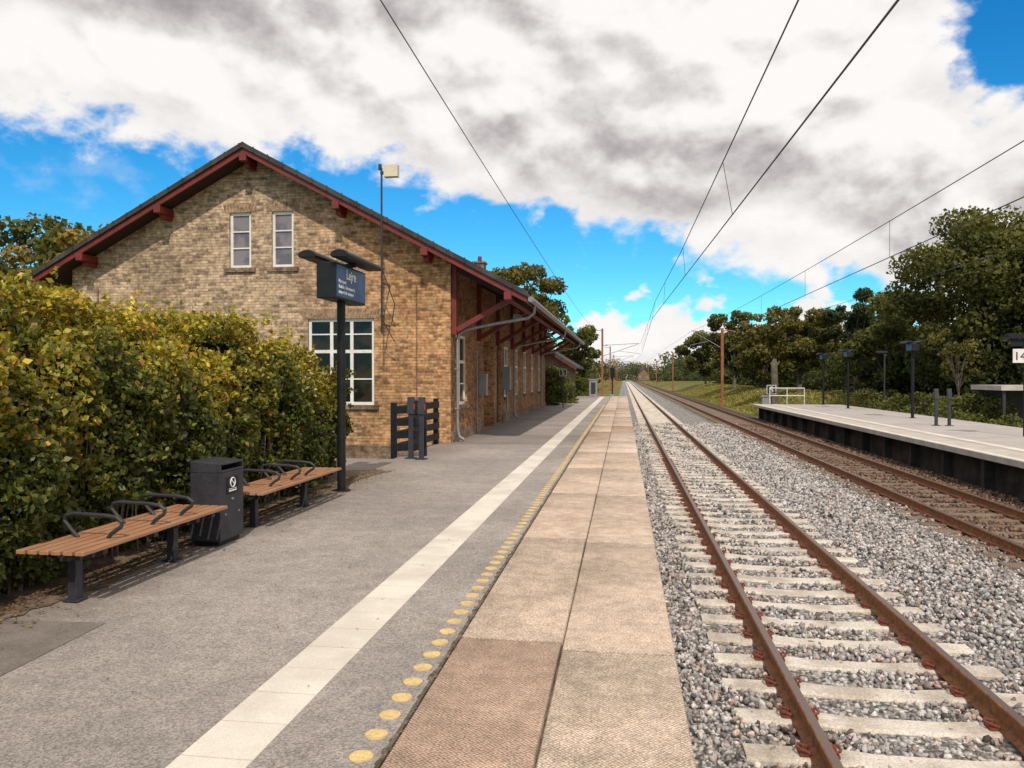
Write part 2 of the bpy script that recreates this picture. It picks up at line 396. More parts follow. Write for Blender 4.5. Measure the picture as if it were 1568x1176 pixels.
m3 = mth(nt, 'MULTIPLY', sstep(nt, mth(nt, 'ADD', nD, mth(nt, 'MULTIPLY', mth(nt,'SUBTRACT',nE,0.5), 0.3)), 0.58, 0.74), 0.25)
mask = mth(nt, 'MAXIMUM', mth(nt, 'MAXIMUM', m1, m2), m3)
g = mth(nt, 'MULTIPLY', blob(-3, 14.5, 17, 4.6), 0.55)
g = mth(nt, 'ADD', g, mth(nt, 'MULTIPLY', blob(-38, 25.0, 26, 3.6), 0.62))
g = mth(nt, 'ADD', g, mth(nt, 'MULTIPLY', blob(20, 12.0, 12, 2.4), 0.30))
g = mth(nt, 'SUBTRACT', g, mth(nt, 'MULTIPLY', blob(13, 22, 11, 6), 0.30))
g = mth(nt, 'SUBTRACT', g, mth(nt, 'MULTIPLY', blob(-30, 18.5, 14, 3.0), 0.25))
g = mth(nt, 'ADD', g, mth(nt, 'MULTIPLY', mth(nt, 'SUBTRACT', nD, 0.5), 0.9))
g = mth(nt, 'ADD', g, mth(nt, 'MULTIPLY', mth(nt, 'SUBTRACT', nBu, nB), 3.2))
g = mth(nt, 'ADD', g, mth(nt, 'MULTIPLY', mth(nt, 'SUBTRACT', nCu, nC), 2.2))
g = mth(nt, 'ADD', g, 0.14)
g = mth(nt, 'MULTIPLY', g, sstep(nt, mth(nt, 'MAXIMUM', cov, mth(nt, 'MULTIPLY', c2, 0.7)), 0.2, 3.2, 0.25, 1.0))
g = sstep(nt, g, -0.25, 1.4)
cc = mix(nt, g, (9.9, 9.65, 9.4), (3.4, 3.05, 3.1))
nt.links.new(mix(nt, mask, skyc, cc), bg.inputs[0])

sun = bpy.data.lights.new('sun', 'SUN'); sun.energy = 3.4; sun.angle = math.radians(0.9); sun.color = (1.0, 0.905, 0.77)
so = bpy.data.objects.new('sun', sun); COL.objects.link(so)
sd = Vector((math.sin(SUN_AZ)*math.cos(SUN_EL), math.cos(SUN_AZ)*math.cos(SUN_EL), math.sin(SUN_EL)))
so.rotation_euler = sd.to_track_quat('Z', 'Y').to_euler(); so.location = (-20, -20, 30)

# ------------------------------------------------------------ terrain
def sm(a, b, x):
    t = min(1, max(0, (x-a)/(b-a))); return t*t*(3-2*t)
def th(x, y):
    if x < -4.9: h = -0.6
    elif x < 9.3: h = -1.25
    else: h = -1.1
    if x > 9.3:
        h += sm(50, 60, y)*(1-sm(260, 400, y))*(sm(9.3, 15, x)*1.5)
    return h
xs = [-2000,-600,-200,-100,-60,-40,-30,-20,-15,-10,-7,-5.3,-4.9,-2,1,5,9.3,10,11,12,13,14,16,20,25,30,45,70,120,250,700,2000]
ys = [-100,-30,-10,0,10,20,30,40,50,53,57,61,70,80,95,110,130,160,200,260,330,400,600,1000,2500]
mb = MB()
vs = [(x, y, th(x, y)) for y in ys for x in xs]; nx = len(xs)
mb.add(vs, [(j*nx+i, j*nx+i+1, (j+1)*nx+i+1, (j+1)*nx+i) for j in range(len(ys)-1) for i in range(nx-1)])
mb.obj('ground', [M_grass], smooth=True)

mb = MB()
for (y0, y1) in ((-6, 30), (30, 70), (70, 200), (200, 900)):
    pr = [(-0.9, -1.3), (0.1, -0.915), (8.75, -0.915), (9.6, -1.3)]
    mb.add([(x, y0, z) for x, z in pr] + [(x, y1, z) for x, z in pr], [(i, i+1, i+5, i+4) for i in range(3)])
mb.obj('ballast_bed', [M_ballast])

# ------------------------------------------------------------ tracks
RT = -0.70
def track(name, cx, mat_s, y0, y1, clips):
    e = empty(name)
    mb = MB()
    for sx in (-1, 1):
        c = cx + sx*0.7535
        pr = [(-0.07,-0.172),(0.07,-0.172),(0.07,-0.160),(0.012,-0.14),(0.010,-0.045),(0.033,-0.036),(0.036,-0.008),(0.028,0.0),(-0.028,0.0),(-0.036,-0.008),(-0.033,-0.036),(-0.010,-0.045),(-0.012,-0.14),(-0.07,-0.160)]
        seg = [y0, 40, 150, y1]
        for a, b in zip(seg[:-1], seg[1:]): mb.prism([(c+px, RT+pz) for px, pz in pr], 'y', a, b, 0)
    mb.obj('rails', [M_rail], e)
    mb = MB(); y = y0 + 0.13
    while y < 420:
        j = R.uniform(-0.01, 0.01); zt = RT-0.172
        wv = 0.125
        xsn = [(-1.26, 0.0), (-0.95, 0.0), (-0.55, 0.0), (-0.35, -0.018), (0.35, -0.018), (0.55, 0.0), (0.95, 0.0), (1.26, 0.0)] if y < 60 else [(-1.26, 0), (1.26, 0)]
        V = []; F = []
        for k, (xx, dz) in enumerate(xsn):
            V += [(cx+xx, y+j-wv-0.03, zt-0.2), (cx+xx, y+j-wv, zt+dz-0.018), (cx+xx, y+j-wv+0.03, zt+dz), (cx+xx, y+j+wv-0.03, zt+dz), (cx+xx, y+j+wv, zt+dz-0.018), (cx+xx, y+j+wv+0.03, zt-0.2)]
            if k:
                for q in range(5): F.append(((k-1)*6+q, (k-1)*6+q+1, k*6+q+1, k*6+q))
        F.append((0,1,2,3,4,5)); L = (len(xsn)-1)*6; F.append((L+5, L+4, L+3, L+2, L+1, L))
        mb.add(V, F)
        y += 0.62 if y < 150 else 1.24
    mb.obj('sleepers', [mat_s], e)
    if clips:
        mb = MB(); y = y0 + 0.13
        while y < 45:
            for sx in (-1, 1):
                for sd_ in (-1, 1):
                    c = cx + sx*0.7535 + sd_*0.105
                    mb.box(c-0.03, c+0.03, y-0.055, y+0.055, RT-0.174, RT-0.150)
                    if y < 25:
                        mb.tube([(c-sd_*0.045, y-0.05, RT-0.145), (c+sd_*0.03, y-0.045, RT-0.118), (c+sd_*0.045, y, RT-0.125), (c+sd_*0.03, y+0.045, RT-0.118), (c-sd_*0.045, y+0.05, RT-0.145)], 0.011, 6)
                        mb.tube([(c, y, RT-0.16), (c, y, RT-0.105)], 0.016, 6)
            y += 0.62
        mb.obj('rail_clips', [M_clip], e)
track('railway_track', 2.12, M_sleeper, -5, 900, True)
track('railway_track', 6.60, M_sleeper2, -5, 900, True)

def icosa():
    p = (1+5**.5)/2
    v = np.array([(-1,p,0),(1,p,0),(-1,-p,0),(1,-p,0),(0,-1,p),(0,1,p),(0,-1,-p),(0,1,-p),(p,0,-1),(p,0,1),(-p,0,-1),(-p,0,1)], float)
    v /= np.linalg.norm(v[0])
    f = np.array([(0,11,5),(0,5,1),(0,1,7),(0,7,10),(0,10,11),(1,5,9),(5,11,4),(11,10,2),(10,7,6),(7,1,8),(3,9,4),(3,4,2),(3,2,6),(3,6,8),(3,8,9),(4,9,5),(2,4,11),(6,2,10),(8,6,7),(9,8,1)])
    return v, f
IV, IF = icosa()
def scatter(y0, y1, dens, sz):
    xmax = min(8.55, 1.1*y1+1.5)
    n = int((xmax-0.3)*(y1-y0)*dens)
    x = rng.uniform(0.36, xmax, n); y = rng.uniform(y0, y1, n)
    ok = x < 1.05*y + 1.2
    x, y = x[ok], y[ok]
    ph = (y + 5 - 0.13) % 0.62; ph = np.minimum(ph, 0.62-ph)
    for cx in (2.12, 6.60):
        ons = (np.abs(x-cx) < 1.25) & (ph < 0.135) & (rng.random(len(x)) > 0.05)
        onr = (np.abs(np.abs(x-cx)-0.7535) < 0.09)
        k = ~(ons | onr); x, y, ph = x[k], y[k], ph[k]
    n = len(x)
    s = sz*rng.uniform(0.6, 1.25, n)
    z = -0.905 + rng.uniform(-0.015, 0.028, n) + 0.05*np.exp(-((x-4.35)/0.6)**2) + 0.02*np.sin(x*3.1+y*1.7)
    crib = (np.abs(x-2.12) < 1.2) | (np.abs(x-6.6) < 1.2); z[crib] -= 0.012
    return x, y, z, s
parts = [scatter(1.6, 8, 720, 0.0285), scatter(8, 15, 520, 0.032), scatter(15, 28, 300, 0.040), scatter(28, 45, 130, 0.053)]
x, y, z, s = [np.concatenate([p[i] for p in parts]) for i in range(4)]
n = len(x); print('stones', n)
V = np.repeat(IV[None], n, 0)*(1+rng.uniform(-0.38, 0.30, (n, 12, 1)))
V *= np.stack([rng.uniform(0.8, 1.35, n), rng.uniform(0.65, 1.05, n), rng.uniform(0.5, 0.85, n)], 1)[:, None]
q = rng.normal(size=(n, 4)); q /= np.linalg.norm(q, axis=1, keepdims=True)
a, b, c, d = q.T
Rm = np.stack([1-2*(c*c+d*d), 2*(b*c-a*d), 2*(b*d+a*c), 2*(b*c+a*d), 1-2*(b*b+d*d), 2*(c*d-a*b), 2*(b*d-a*c), 2*(c*d+a*b), 1-2*(b*b+c*c)], 1).reshape(n, 3, 3)
V = np.einsum('nij,nkj->nki', Rm, V)*s[:, None, None] + np.stack([x, y, z], 1)[:, None]
F = (IF[None] + (np.arange(n)*12)[:, None, None]).reshape(-1, 3)
val = rng.beta(1.6, 1.9, n)*0.56+0.055
tint = np.stack([1+rng.uniform(0, 0.08, n), np.ones(n)*0.97, 0.95-rng.uniform(-0.04, 0.06, n)], 1)
pink = rng.random(n) < 0.10; tint[pink] = (1.12, 0.86, 0.75)
colr = val[:, None]*tint
br = np.clip((x + rng.uniform(-0.6, 0.6, n) - 5.4)/0.7, 0, 1)[:, None]
colr = colr*(1-br) + br*(colr*np.array([0.52, 0.35, 0.25])*0.85)
rr = np.exp(-((np.abs(np.abs(x-2.12)-0.7535)-0.1)/0.12)**2)[:, None]*0.5
colr = colr*(1-rr) + rr*colr*np.array([0.8, 0.5, 0.36])
np_mesh('ballast_stones', V.reshape(-1, 3), F, np.repeat(colr, 12, 0), M_stone)

# ------------------------------------------------------------ near platform
pl = empty('railway_platform')
mb = MB()
mb.box(-9.0, -1.125, -6, 16.3, -1.3, 0.0)
mb.box(-5.0, -1.125, 16.3, 72, -1.3, 0.0)
mb.obj('asphalt', [M_asph], pl)
mb = MB(); mb.box(-1.12, 0.30, -6, 72, -1.3, -0.085); mb.obj('platform_wall', [M_conc], pl)
V = []; Fc = []; C = []
def slab(x0, x1, y0, y1, col):
    b_ = len(V); ch = 0.008
    z0, z1 = -0.082, 0.0
    jz = R.uniform(-0.002, 0.002)
    V.extend([(x0,y0,z0),(x1,y0,z0),(x1,y1,z0),(x0,y1,z0),(x0,y0,z1-ch),(x1,y0,z1-ch),(x1,y1,z1-ch),(x0,y1,z1-ch),
              (x0+ch,y0+ch,z1+jz),(x1-ch,y0+ch,z1+jz),(x1-ch,y1-ch,z1+jz),(x0+ch,y1-ch,z1+jz)])
    for f in [(0,1,5,4),(1,2,6,5),(2,3,7,6),(3,0,4,7),(4,5,9,8),(5,6,10,9),(6,7,11,10),(7,4,8,11),(8,9,10,11)]:
        Fc.append([b_+i for i in f])
    C.extend([col]*12)
tan = [(0.60,0.475,0.375), (0.57,0.44,0.345), (0.62,0.50,0.405), (0.55,0.43,0.34)]
red_ = (0.46,0.325,0.245)
yl = 5.2-3.35*3; k = 0
while yl < 72:
    c = red_ if (abs(yl-(5.2-3.35)) < 0.1 or k in (8, 13)) else R.choice(tan)
    slab(-1.112, -0.413, yl+0.005, yl+3.345, c); yl += 3.35; k += 1
yl = 5.05-3.35*3; k = 0
while yl < 72:
    c = red_ if k in (9, 14) else R.choice(tan)
    slab(-0.400, 0.335, yl+0.005, yl+3.345, c); yl += 3.35; k += 1
np_mesh('edge_slabs', np.array(V, float), np.array(Fc), np.array(C), M_slab, parent=pl)
mb = MB(); mb.box(-1.136, -1.116, -6, 72, -0.02, 0.003); mb.box(-0.41, -0.403, -6, 72, -0.08, -0.02)
for i in range(500):
    y = R.uniform(1, 26); x = -1.125+R.uniform(-0.02, 0.012); r_ = R.uniform(0.004, 0.014)
    mb.add([(x-r_, y-r_*2, 0.003), (x+r_, y-r_, 0.003), (x+r_, y+r_*2, 0.003), (x-r_, y+r_, 0.003), (x, y, 0.003+r_*0.8)], [(0,1,4),(1,2,4),(2,3,4),(3,0,4)])
mb.obj('mossy_joint', [M_moss], pl)
mb = MB(); y = -3.0
while y < 70:
    mb.box(-2.08, -1.715, y, y+0.366, -0.02, 0.005+R.uniform(0, 0.0015)); y += 0.375
mb.obj('white_guide_line', [M_tile], pl)
mb = MB(); y = 1.0
while y < 50:
    mb.tube([(-1.228, y, -0.01), (-1.228, y, 0.006)], [0.059, 0.057], 18); y += 0.226
mb.obj('yellow_dots', [M_yel], pl)
mb = MB()
mb.add([(-5.2, 2.6, 0.004), (-3.70, 4.1, 0.004), (-3.74, 5.12, 0.004), (-5.2, 5.05, 0.004)], [(0,1,2,3)])
mb.obj('asphalt_patch', [M_patch], pl)
mb = MB(); yy = 1.0; pts = []
while yy < 14.2:
    pts.append((-4.48 + 0.09*math.sin(yy*2.3) + R.uniform(-0.06, 0.06), yy)); yy += 0.12
for (xa, ya), (xb, yb) in zip(pts[:-1], pts[1:]):
    mb.add([(-5.3, ya, 0.0085), (xa, ya, 0.0085), (xb, yb, 0.0085), (-5.3, yb, 0.0085)], [(0,1,2,3)])
mb.obj('soil_strip', [M_dirt], pl)
n = 3600
LC = np.stack([-4.55 + rng.exponential(0.16, n) - 0.25, rng.uniform(1.5, 14.4, n), np.full(n, 0.014)], 1)
m2_ = 300; LC2 = np.stack([rng.uniform(-4.4, -1.0, m2_), rng.uniform(2, 20, m2_), np.full(m2_, 0.012)], 1)
LC = np.concatenate([LC, LC2]); nn_ = len(LC)
cl = np.array([(0.22,0.13,0.06), (0.14,0.09,0.05), (0.30,0.22,0.10), (0.10,0.07,0.05)])[rng.integers(0, 4, nn_)]
sz_ = np.where(np.arange(nn_) < n, rng.uniform(0.02, 0.05, nn_), rng.uniform(0.012, 0.03, nn_))
leafmesh('leaf_litter', LC, sz_, cl, M_leaf, bias=np.tile([0, 0, 2.5], (nn_, 1)), aspect=0.5)

# ------------------------------------------------------------ far platform
fp = empty('railway_platform')
mb = MB()
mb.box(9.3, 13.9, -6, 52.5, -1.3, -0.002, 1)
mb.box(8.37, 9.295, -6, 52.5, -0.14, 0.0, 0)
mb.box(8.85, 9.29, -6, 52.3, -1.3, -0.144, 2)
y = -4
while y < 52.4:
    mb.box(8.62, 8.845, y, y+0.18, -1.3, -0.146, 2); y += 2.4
mb.box(9.5, 9.8, -6, 52, -0.01, 0.006, 3)
mb.box(8.42, 8.60, -6, 52.4, -0.01, 0.005, 3)
M_asph2 = pmat('far_asphalt', (0.40,0.36,0.34), (0.34,0.305,0.29), 0.6, 0.9)
mb.obj('platform_body', [M_conc, M_asph2, M_concd, M_tile], fp)

# ------------------------------------------------------------ station house
house = empty('brick_house')
RX, RZ, SL = -10.35, 8.15, 0.535
WL, WR, Y0, Y1 = -16.03, -4.67, 20.54, 46.0
def roofz(x): return RZ - SL*abs(x-RX)
mb = MB()
prof = [(WL, -0.7), (WR, -0.7), (WR, roofz(WR)-0.18), (RX, RZ-0.18), (WL, roofz(WL)-0.18)]
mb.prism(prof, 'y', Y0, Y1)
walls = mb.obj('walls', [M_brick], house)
gw = [(-11.10,-10.45,4.89,6.46), (-9.83,-9.18,4.89,6.46), (-8.76,-6.84,1.02,3.42), (-14.2,-12.4,1.02,3.42)]
sw = [(21.15,22.75,1.0,3.0), (30.0,31.3,1.0,3.0), (33.0,34.3,1.0,3.0), (36.0,37.3,1.0,3.0), (39.0,40.3,1.0,3.0), (42.3,43.6,1.0,3.0)]
sdoor = [(25.5,27.6,0.02,3.05), (28.2,29.2,0.02,3.0)]
cut = MB()
for x0, x1, z0, z1 in gw: cut.box(x0, x1, Y0-0.3, Y0+0.16, z0, z1)
for y0, y1, z0, z1 in sw: cut.box(WR-0.16, WR+0.3, y0, y1, z0, z1)
for y0, y1, z0, z1 in sdoor: cut.box(WR-0.9 if y0 < 26 else WR-0.2, WR+0.3, y0, y1, z0, z1)
co2 = cut.obj('cutter', [M_brick])
bo = walls.modifiers.new('b', 'BOOLEAN'); bo.object = co2; bo.operation = 'DIFFERENCE'; bo.solver = 'EXACT'
dg = bpy.context.evaluated_depsgraph_get()
me = bpy.data.meshes.new_from_object(walls.evaluated_get(dg)); walls.modifiers.clear(); walls.data = me
bpy.data.objects.remove(co2)
wf = MB()
def window(M, wd, ht, cols, rows, gm, fr=0.07):
    wf.M = M
    d0, d1 = 0.06, 0.12
    wf.box(0.0, fr, d0, d1, 0, ht, 0); wf.box(wd-fr, wd, d0, d1, 0, ht, 0)
    wf.box(fr, wd-fr, d0, d1, 0, fr, 0); wf.box(fr, wd-fr, d0, d1, ht-fr, ht, 0)
    cw = (wd-2*fr)/cols
    for i in range(1, cols): wf.box(fr+cw*i-0.045, fr+cw*i+0.045, d0+0.003, d1, fr, ht-fr, 0)
    for r_ in rows:
        for i in range(cols):
            a_ = fr+cw*i+(0.045 if i else 0); b_ = fr+cw*(i+1)-(0.045 if i < cols-1 else 0)
            hh_ = 0.045 if r_[1] else 0.018
            wf.box(a_, b_, d0+0.006, d1, ht*r_[0]-hh_, ht*r_[0]+hh_, 0)
    wf.box(0.01, wd-0.01, 0.10, 0.115, 0.01, ht-0.01, gm)
    wf.M = None
for i, (x0, x1, z0, z1) in enumerate(gw):
    M = Matrix.Translation((x0, Y0, z0))
    if i < 2: window(M, x1-x0, z1-z0, 1, [(0.36, False), (0.66, False)], 2, 0.08)
    else: window(M, x1-x0, z1-z0, 3, [(0.62, True), (0.30, False), (0.82, False)], 1, 0.08)
for (y0, y1, z0, z1) in sw:
    M = Matrix.Translation((WR, y0, z0)) @ Matrix.Rotation(math.radians(90), 4, 'Z')
    window(M, y1-y0, z1-z0, 2, [(0.62, True), (0.30, False)], 1, 0.07)
wf.obj('windows', [M_white, M_glass, M_glass2], house)
M_sold1 = pmat('soldier_brick', (0.36,0.24,0.15), (0.17,0.11,0.075), 9, 0.9, bs=0.5, fine=40)
tr = MB()
for x0, x1, z0, z1 in gw:
    tr.box(x0-0.14, x1+0.14, Y0-0.07, Y0-0.002, z0-0.12, z0-0.003, 0)
    nb = int((x1-x0+0.3)/0.08)
    for i in range(nb):
        cx = x0-0.15 + (i+0.5)*(x1-x0+0.3)/nb; lean = (cx-(x0+x1)/2)*0.18
        arc = 0.04*(1-((cx-(x0+x1)/2)/((x1-x0)/2+0.15))**2)
        tr.add([(cx-0.032, Y0-0.012, z1+0.004), (cx+0.032, Y0-0.012, z1+0.004), (cx+0.034+lean*0.6, Y0-0.012, z1+0.23+arc), (cx-0.034+lean*0.6, Y0-0.012, z1+0.23+arc),
                (cx-0.032, Y0+0.05, z1+0.004), (cx+0.032, Y0+0.05, z1+0.004), (cx+0.034+lean*0.6, Y0+0.05, z1+0.23+arc), (cx-0.034+lean*0.6, Y0+0.05, z1+0.23+arc)],
               [(0,1,2,3),(7,6,5,4),(0,4,5,1),(1,5,6,2),(2,6,7,3),(3,7,4,0)], 1)
for y0, y1, z0, z1 in sw:
    tr.box(WR+0.002, WR+0.07, y0-0.1, y1+0.1, z0-0.12, z0-0.003, 0)
    tr.box(WR+0.002, WR+0.015, y0-0.12, y1+0.12, z1+0.003, z1+0.25, 1)
tr.box(WR+0.002, WR+0.05, Y0+0.05, 25.3, -0.1, 0.28, 0); tr.box(WR+0.002, WR+0.05, 29.4, Y1-0.1, -0.1, 0.28, 0)
tr.box(WL+0.1, WR-0.1, Y0-0.05, Y0-0.002, -0.7, -0.1, 0)
tr.obj('brick_trim', [M_brick_d, M_sold1], house)
db = MB()
db.box(WR-0.8, WR-0.75, 25.52, 27.58, 0.02, 3.03, 0)
db.box(WR-0.16, WR-0.10, 28.22, 29.18, 0.03, 2.98, 1)
db.box(WR-0.12, WR-0.08, 28.35, 29.05, 1.3, 2.2, 0)
db.obj('doors', [M_black, M_soffit], house)
# roof
EL_, ER = -16.75, -2.5
YA, YB = 19.95, 46.6
rf = MB()
def slabroof(xa, xb, y0, y1, lo, hi, m):
    rf.prism([(xa, roofz(xa)+lo), (xb, roofz(xb)+lo), (xb, roofz(xb)+hi), (xa, roofz(xa)+hi)], 'y', y0, y1, m)
slabroof(EL_, RX-0.001, YA, YB, -0.10, 0.03, 0); slabroof(RX+0.001, ER, YA, YB, -0.10, 0.03, 0)
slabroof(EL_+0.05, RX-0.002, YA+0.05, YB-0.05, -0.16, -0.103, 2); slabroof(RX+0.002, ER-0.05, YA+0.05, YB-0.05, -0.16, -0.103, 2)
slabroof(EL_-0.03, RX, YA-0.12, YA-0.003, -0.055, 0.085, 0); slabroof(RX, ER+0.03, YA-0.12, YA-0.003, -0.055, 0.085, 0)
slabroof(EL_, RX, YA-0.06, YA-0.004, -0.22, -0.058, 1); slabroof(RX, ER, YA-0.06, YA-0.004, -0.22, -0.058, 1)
x = EL_
while x < ER:
    rf.box(x, x+0.03, YA-0.14, YA-0.122, roofz(x)-0.05, roofz(x)+0.10, 0); x += 0.42
slabroof(EL_, RX, YB-0.002, YB+0.05, -0.24, 0.05, 1); slabroof(RX, ER, YB-0.002, YB+0.05, -0.24, 0.05, 1)
rf.prism([(RX-0.16, RZ-0.03), (RX+0.16, RZ-0.03), (RX, RZ+0.10)], 'y', YA-0.1, YB+0.06, 0)
y = YA+0.5
while y < YB:
    rf.prism([(RX+0.2, roofz(RX+0.2)+0.028), (ER, roofz(ER)+0.028), (ER, roofz(ER)+0.06), (RX+0.2, roofz(RX+0.2)+0.06)], 'y', y, y+0.04, 0); y += 0.9
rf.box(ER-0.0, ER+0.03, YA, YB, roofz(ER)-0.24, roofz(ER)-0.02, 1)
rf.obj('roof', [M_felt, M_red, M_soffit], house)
pb = MB()
for px in (-15.3, -12.9, RX, -7.7, -5.25, -3.0):
    z = roofz(px)-0.30 - (0.02 if px == RX else 0)
    pb.box(px-0.10, px+0.10, YA-0.10, Y0-0.003 if px < WR else YB-0.1, z-0.10, z+0.10, 0)
    if px < WR: pb.box(px-0.075, px+0.075, YA+0.15, Y0-0.003, z-0.22, z-0.103, 0)
by = [20.7, 24.4, 28.1, 31.8, 35.5, 39.2, 42.9, 45.8]
for y in by:
    pb.box(WR+0.005, WR+0.14, y-0.08, y+0.08, 2.95, roofz(WR)-0.2, 0)
    pb.beam((WR+0.14, y, 3.08), (-3.05, y, roofz(-3.05)-0.34), 0.12, 0.14, 0)
    pb.beam((WR+0.14, y, roofz(WR+0.14)-0.27), (ER-0.06, y, roofz(ER-0.06)-0.24), 0.10, 0.16, 1)
y = YA+0.6
while y < YB-0.2:
    pb.beam((WR+0.02, y, roofz(WR)-0.21), (ER-0.03, y, roofz(ER)-0.20), 0.07, 0.10, 1); y += 0.75
pb.obj('timber_frame', [M_red, M_soffit], house, bevel=0.01)
gb = MB()
gb.tube([(ER+0.10, YA-0.02, roofz(ER)-0.13), (ER+0.10, YB, roofz(ER)-0.15)], 0.075, 10)
for y in (21.0, 32.2, 43.0):
    gb.tube([(ER+0.08, y, 3.78), (ER+0.06, y, 3.55), (ER-0.10, y, 3.42), (-3.6, y-0.05, 3.25), (-4.35, y-0.12, 3.10), (-4.52, y-0.14, 2.98), (-4.55, y-0.15, 2.8), (-4.55, y-0.15, 0.35), (-4.50, y-0.15, 0.14), (-4.36, y-0.15, 0.06)], 0.045, 10)
for z in (0.9, 2.0): gb.box(-4.62, -4.49, 20.79, 20.91, z, z+0.04)
gb.obj('gutters', [M_galv], house, smooth=True)
cb = MB()
cb.box(-8.75, -8.1, 44.4, 45.1, 6.3, 8.45, 0); cb.box(-8.82, -8.03, 44.33, 45.17, 8.453, 8.56, 0)
cb.tube([(-8.42, 44.75, 8.56), (-8.42, 44.75, 8.9)], [0.14, 0.11], 10, 1)
cb.obj('chimney', [M_brick_d, M_red], house)
lb = MB()
for y in (24.0, 34.0):
    lb.box(-3.4, -3.2, y-0.35, y+0.35, 3.62, 3.74, 0); lb.tube([(-3.3, y, 3.74), (-3.3, y, 4.3)], 0.015, 6, 0)
lb.box(-4.66, -4.36, 29.45, 29.85, 1.3, 2.2, 0); lb.box(-4.66, -4.42, 24.6, 24.95, 1.2, 1.9, 0)
lb.tube([(-4.5, 29.65, 1.3), (-4.5, 29.65, 0.6), (-4.55, 29.65, 0.1)], 0.03, 8, 0)
lb.tube([(-4.60, 24.0, 0), (-4.60, 24.0, 2.6)], 0.02, 8, 0)
lb.obj('wall_fittings', [M_ceram], house)
gb = MB()
gb.tube([(-5.62, Y0-0.03, 0.4), (-5.62, Y0-0.03, 4.3)], 0.018, 8); gb.tube([(-15.2, Y0-0.03, -0.3), (-15.2, Y0-0.03, 4.4)], 0.022, 8)
gb.obj('conduits', [M_brick_d], house)

# antenna mast
ab = MB()
AX, AY = -6.38, 20.0-0.2
ab.tube([(AX, AY, 2.95), (AX, AY, 7.35)], 0.028, 8, 0)
ab.tube([(AX, Y0, 4.3), (AX, AY, 4.3)], 0.02, 6, 0); ab.tube([(AX, Y0, 3.2), (AX, AY, 3.2)], 0.02, 6, 0)
ab.tube([(AX, AY, 4.7), (AX+0.28, AY+0.25, 3.75), (AX+0.05, Y0-0.02, 3.25)], 0.014, 6, 0)
ab.tube([(AX, AY, 3.35), (AX+0.26, AY+0.3, 2.75)], 0.014, 6, 0)
ring = [(AX+0.10*math.cos(t*math.pi/6), AY-0.03, 3.52+0.10*math.sin(t*math.pi/6)) for t in range(13)]
ab.tube(ring, 0.012, 6, 0)
ab.box(AX+0.08, AX+0.46, AY-0.08, AY+0.10, 7.10, 7.42, 1)
ab.box(AX-0.03, AX+0.08, AY-0.03, AY+0.03, 7.18, 7.26, 0)
ab.tube([(AX-0.04, AY, 7.3), (AX-0.04, AY, 7.45)], 0.05, 8, 0)
M_cream = pmat('cream_housing', (0.62,0.54,0.40), (0.56,0.50,0.38), 4, 0.6)
ab.obj('antenna_mast', [M_dgrey, M_cream], bevel=0.006)

# ------------------------------------------------------------ black fence
fb = MB()
pts = [(-5.12, 16.75), (-5.06, 18.4), (-4.98, 20.1)]
for x, y in pts: fb.box(x-0.06, x+0.06, y-0.06, y+0.06, -0.6, 1.22)
for (xa, ya), (xb, yb) in zip(pts[:-1], pts[1:]):
    for zc in (0.22, 0.50, 0.78, 1.06): fb.beam((xa+0.08, ya, zc), (xb+0.08, yb, zc), 0.035, 0.17)
xa, ya = -5.12, 16.75
for zc in (0.22, 0.50, 0.78, 1.06): fb.beam((xa+0.05, ya-0.08, zc), (xa+0.62, ya+0.25, zc), 0.035, 0.17)
fb.box(xa+0.58, xa+0.68, ya+0.24, ya+0.34, 0.0, 1.22)
fb.obj('wooden_fence', [M_black], bevel=0.006)

def validator(x, y):
    mb = MB()
    mb.box(x-0.05, x+0.05, y-0.045, y+0.045, 0.0, 1.0, 0); mb.box(x-0.12, x+0.12, y-0.12, y+0.12, 0.0, 0.02, 0)
    mb.prism([(y-0.07, 0.98), (y+0.06, 0.98), (y+0.06, 1.36), (y-0.02, 1.36)], 'x', x-0.075, x+0.075, 0)
    mb.box(x+0.055, x+0.08, y-0.04, y+0.04, 1.08, 1.2, 1)
    mb.obj('ticket_validator', [M_dgrey, M_orange], bevel=0.01)
validator(-4.36, 16.3); validator(-4.64, 16.45)
validator(11.4, 30.3); validator(11.85, 30.3)

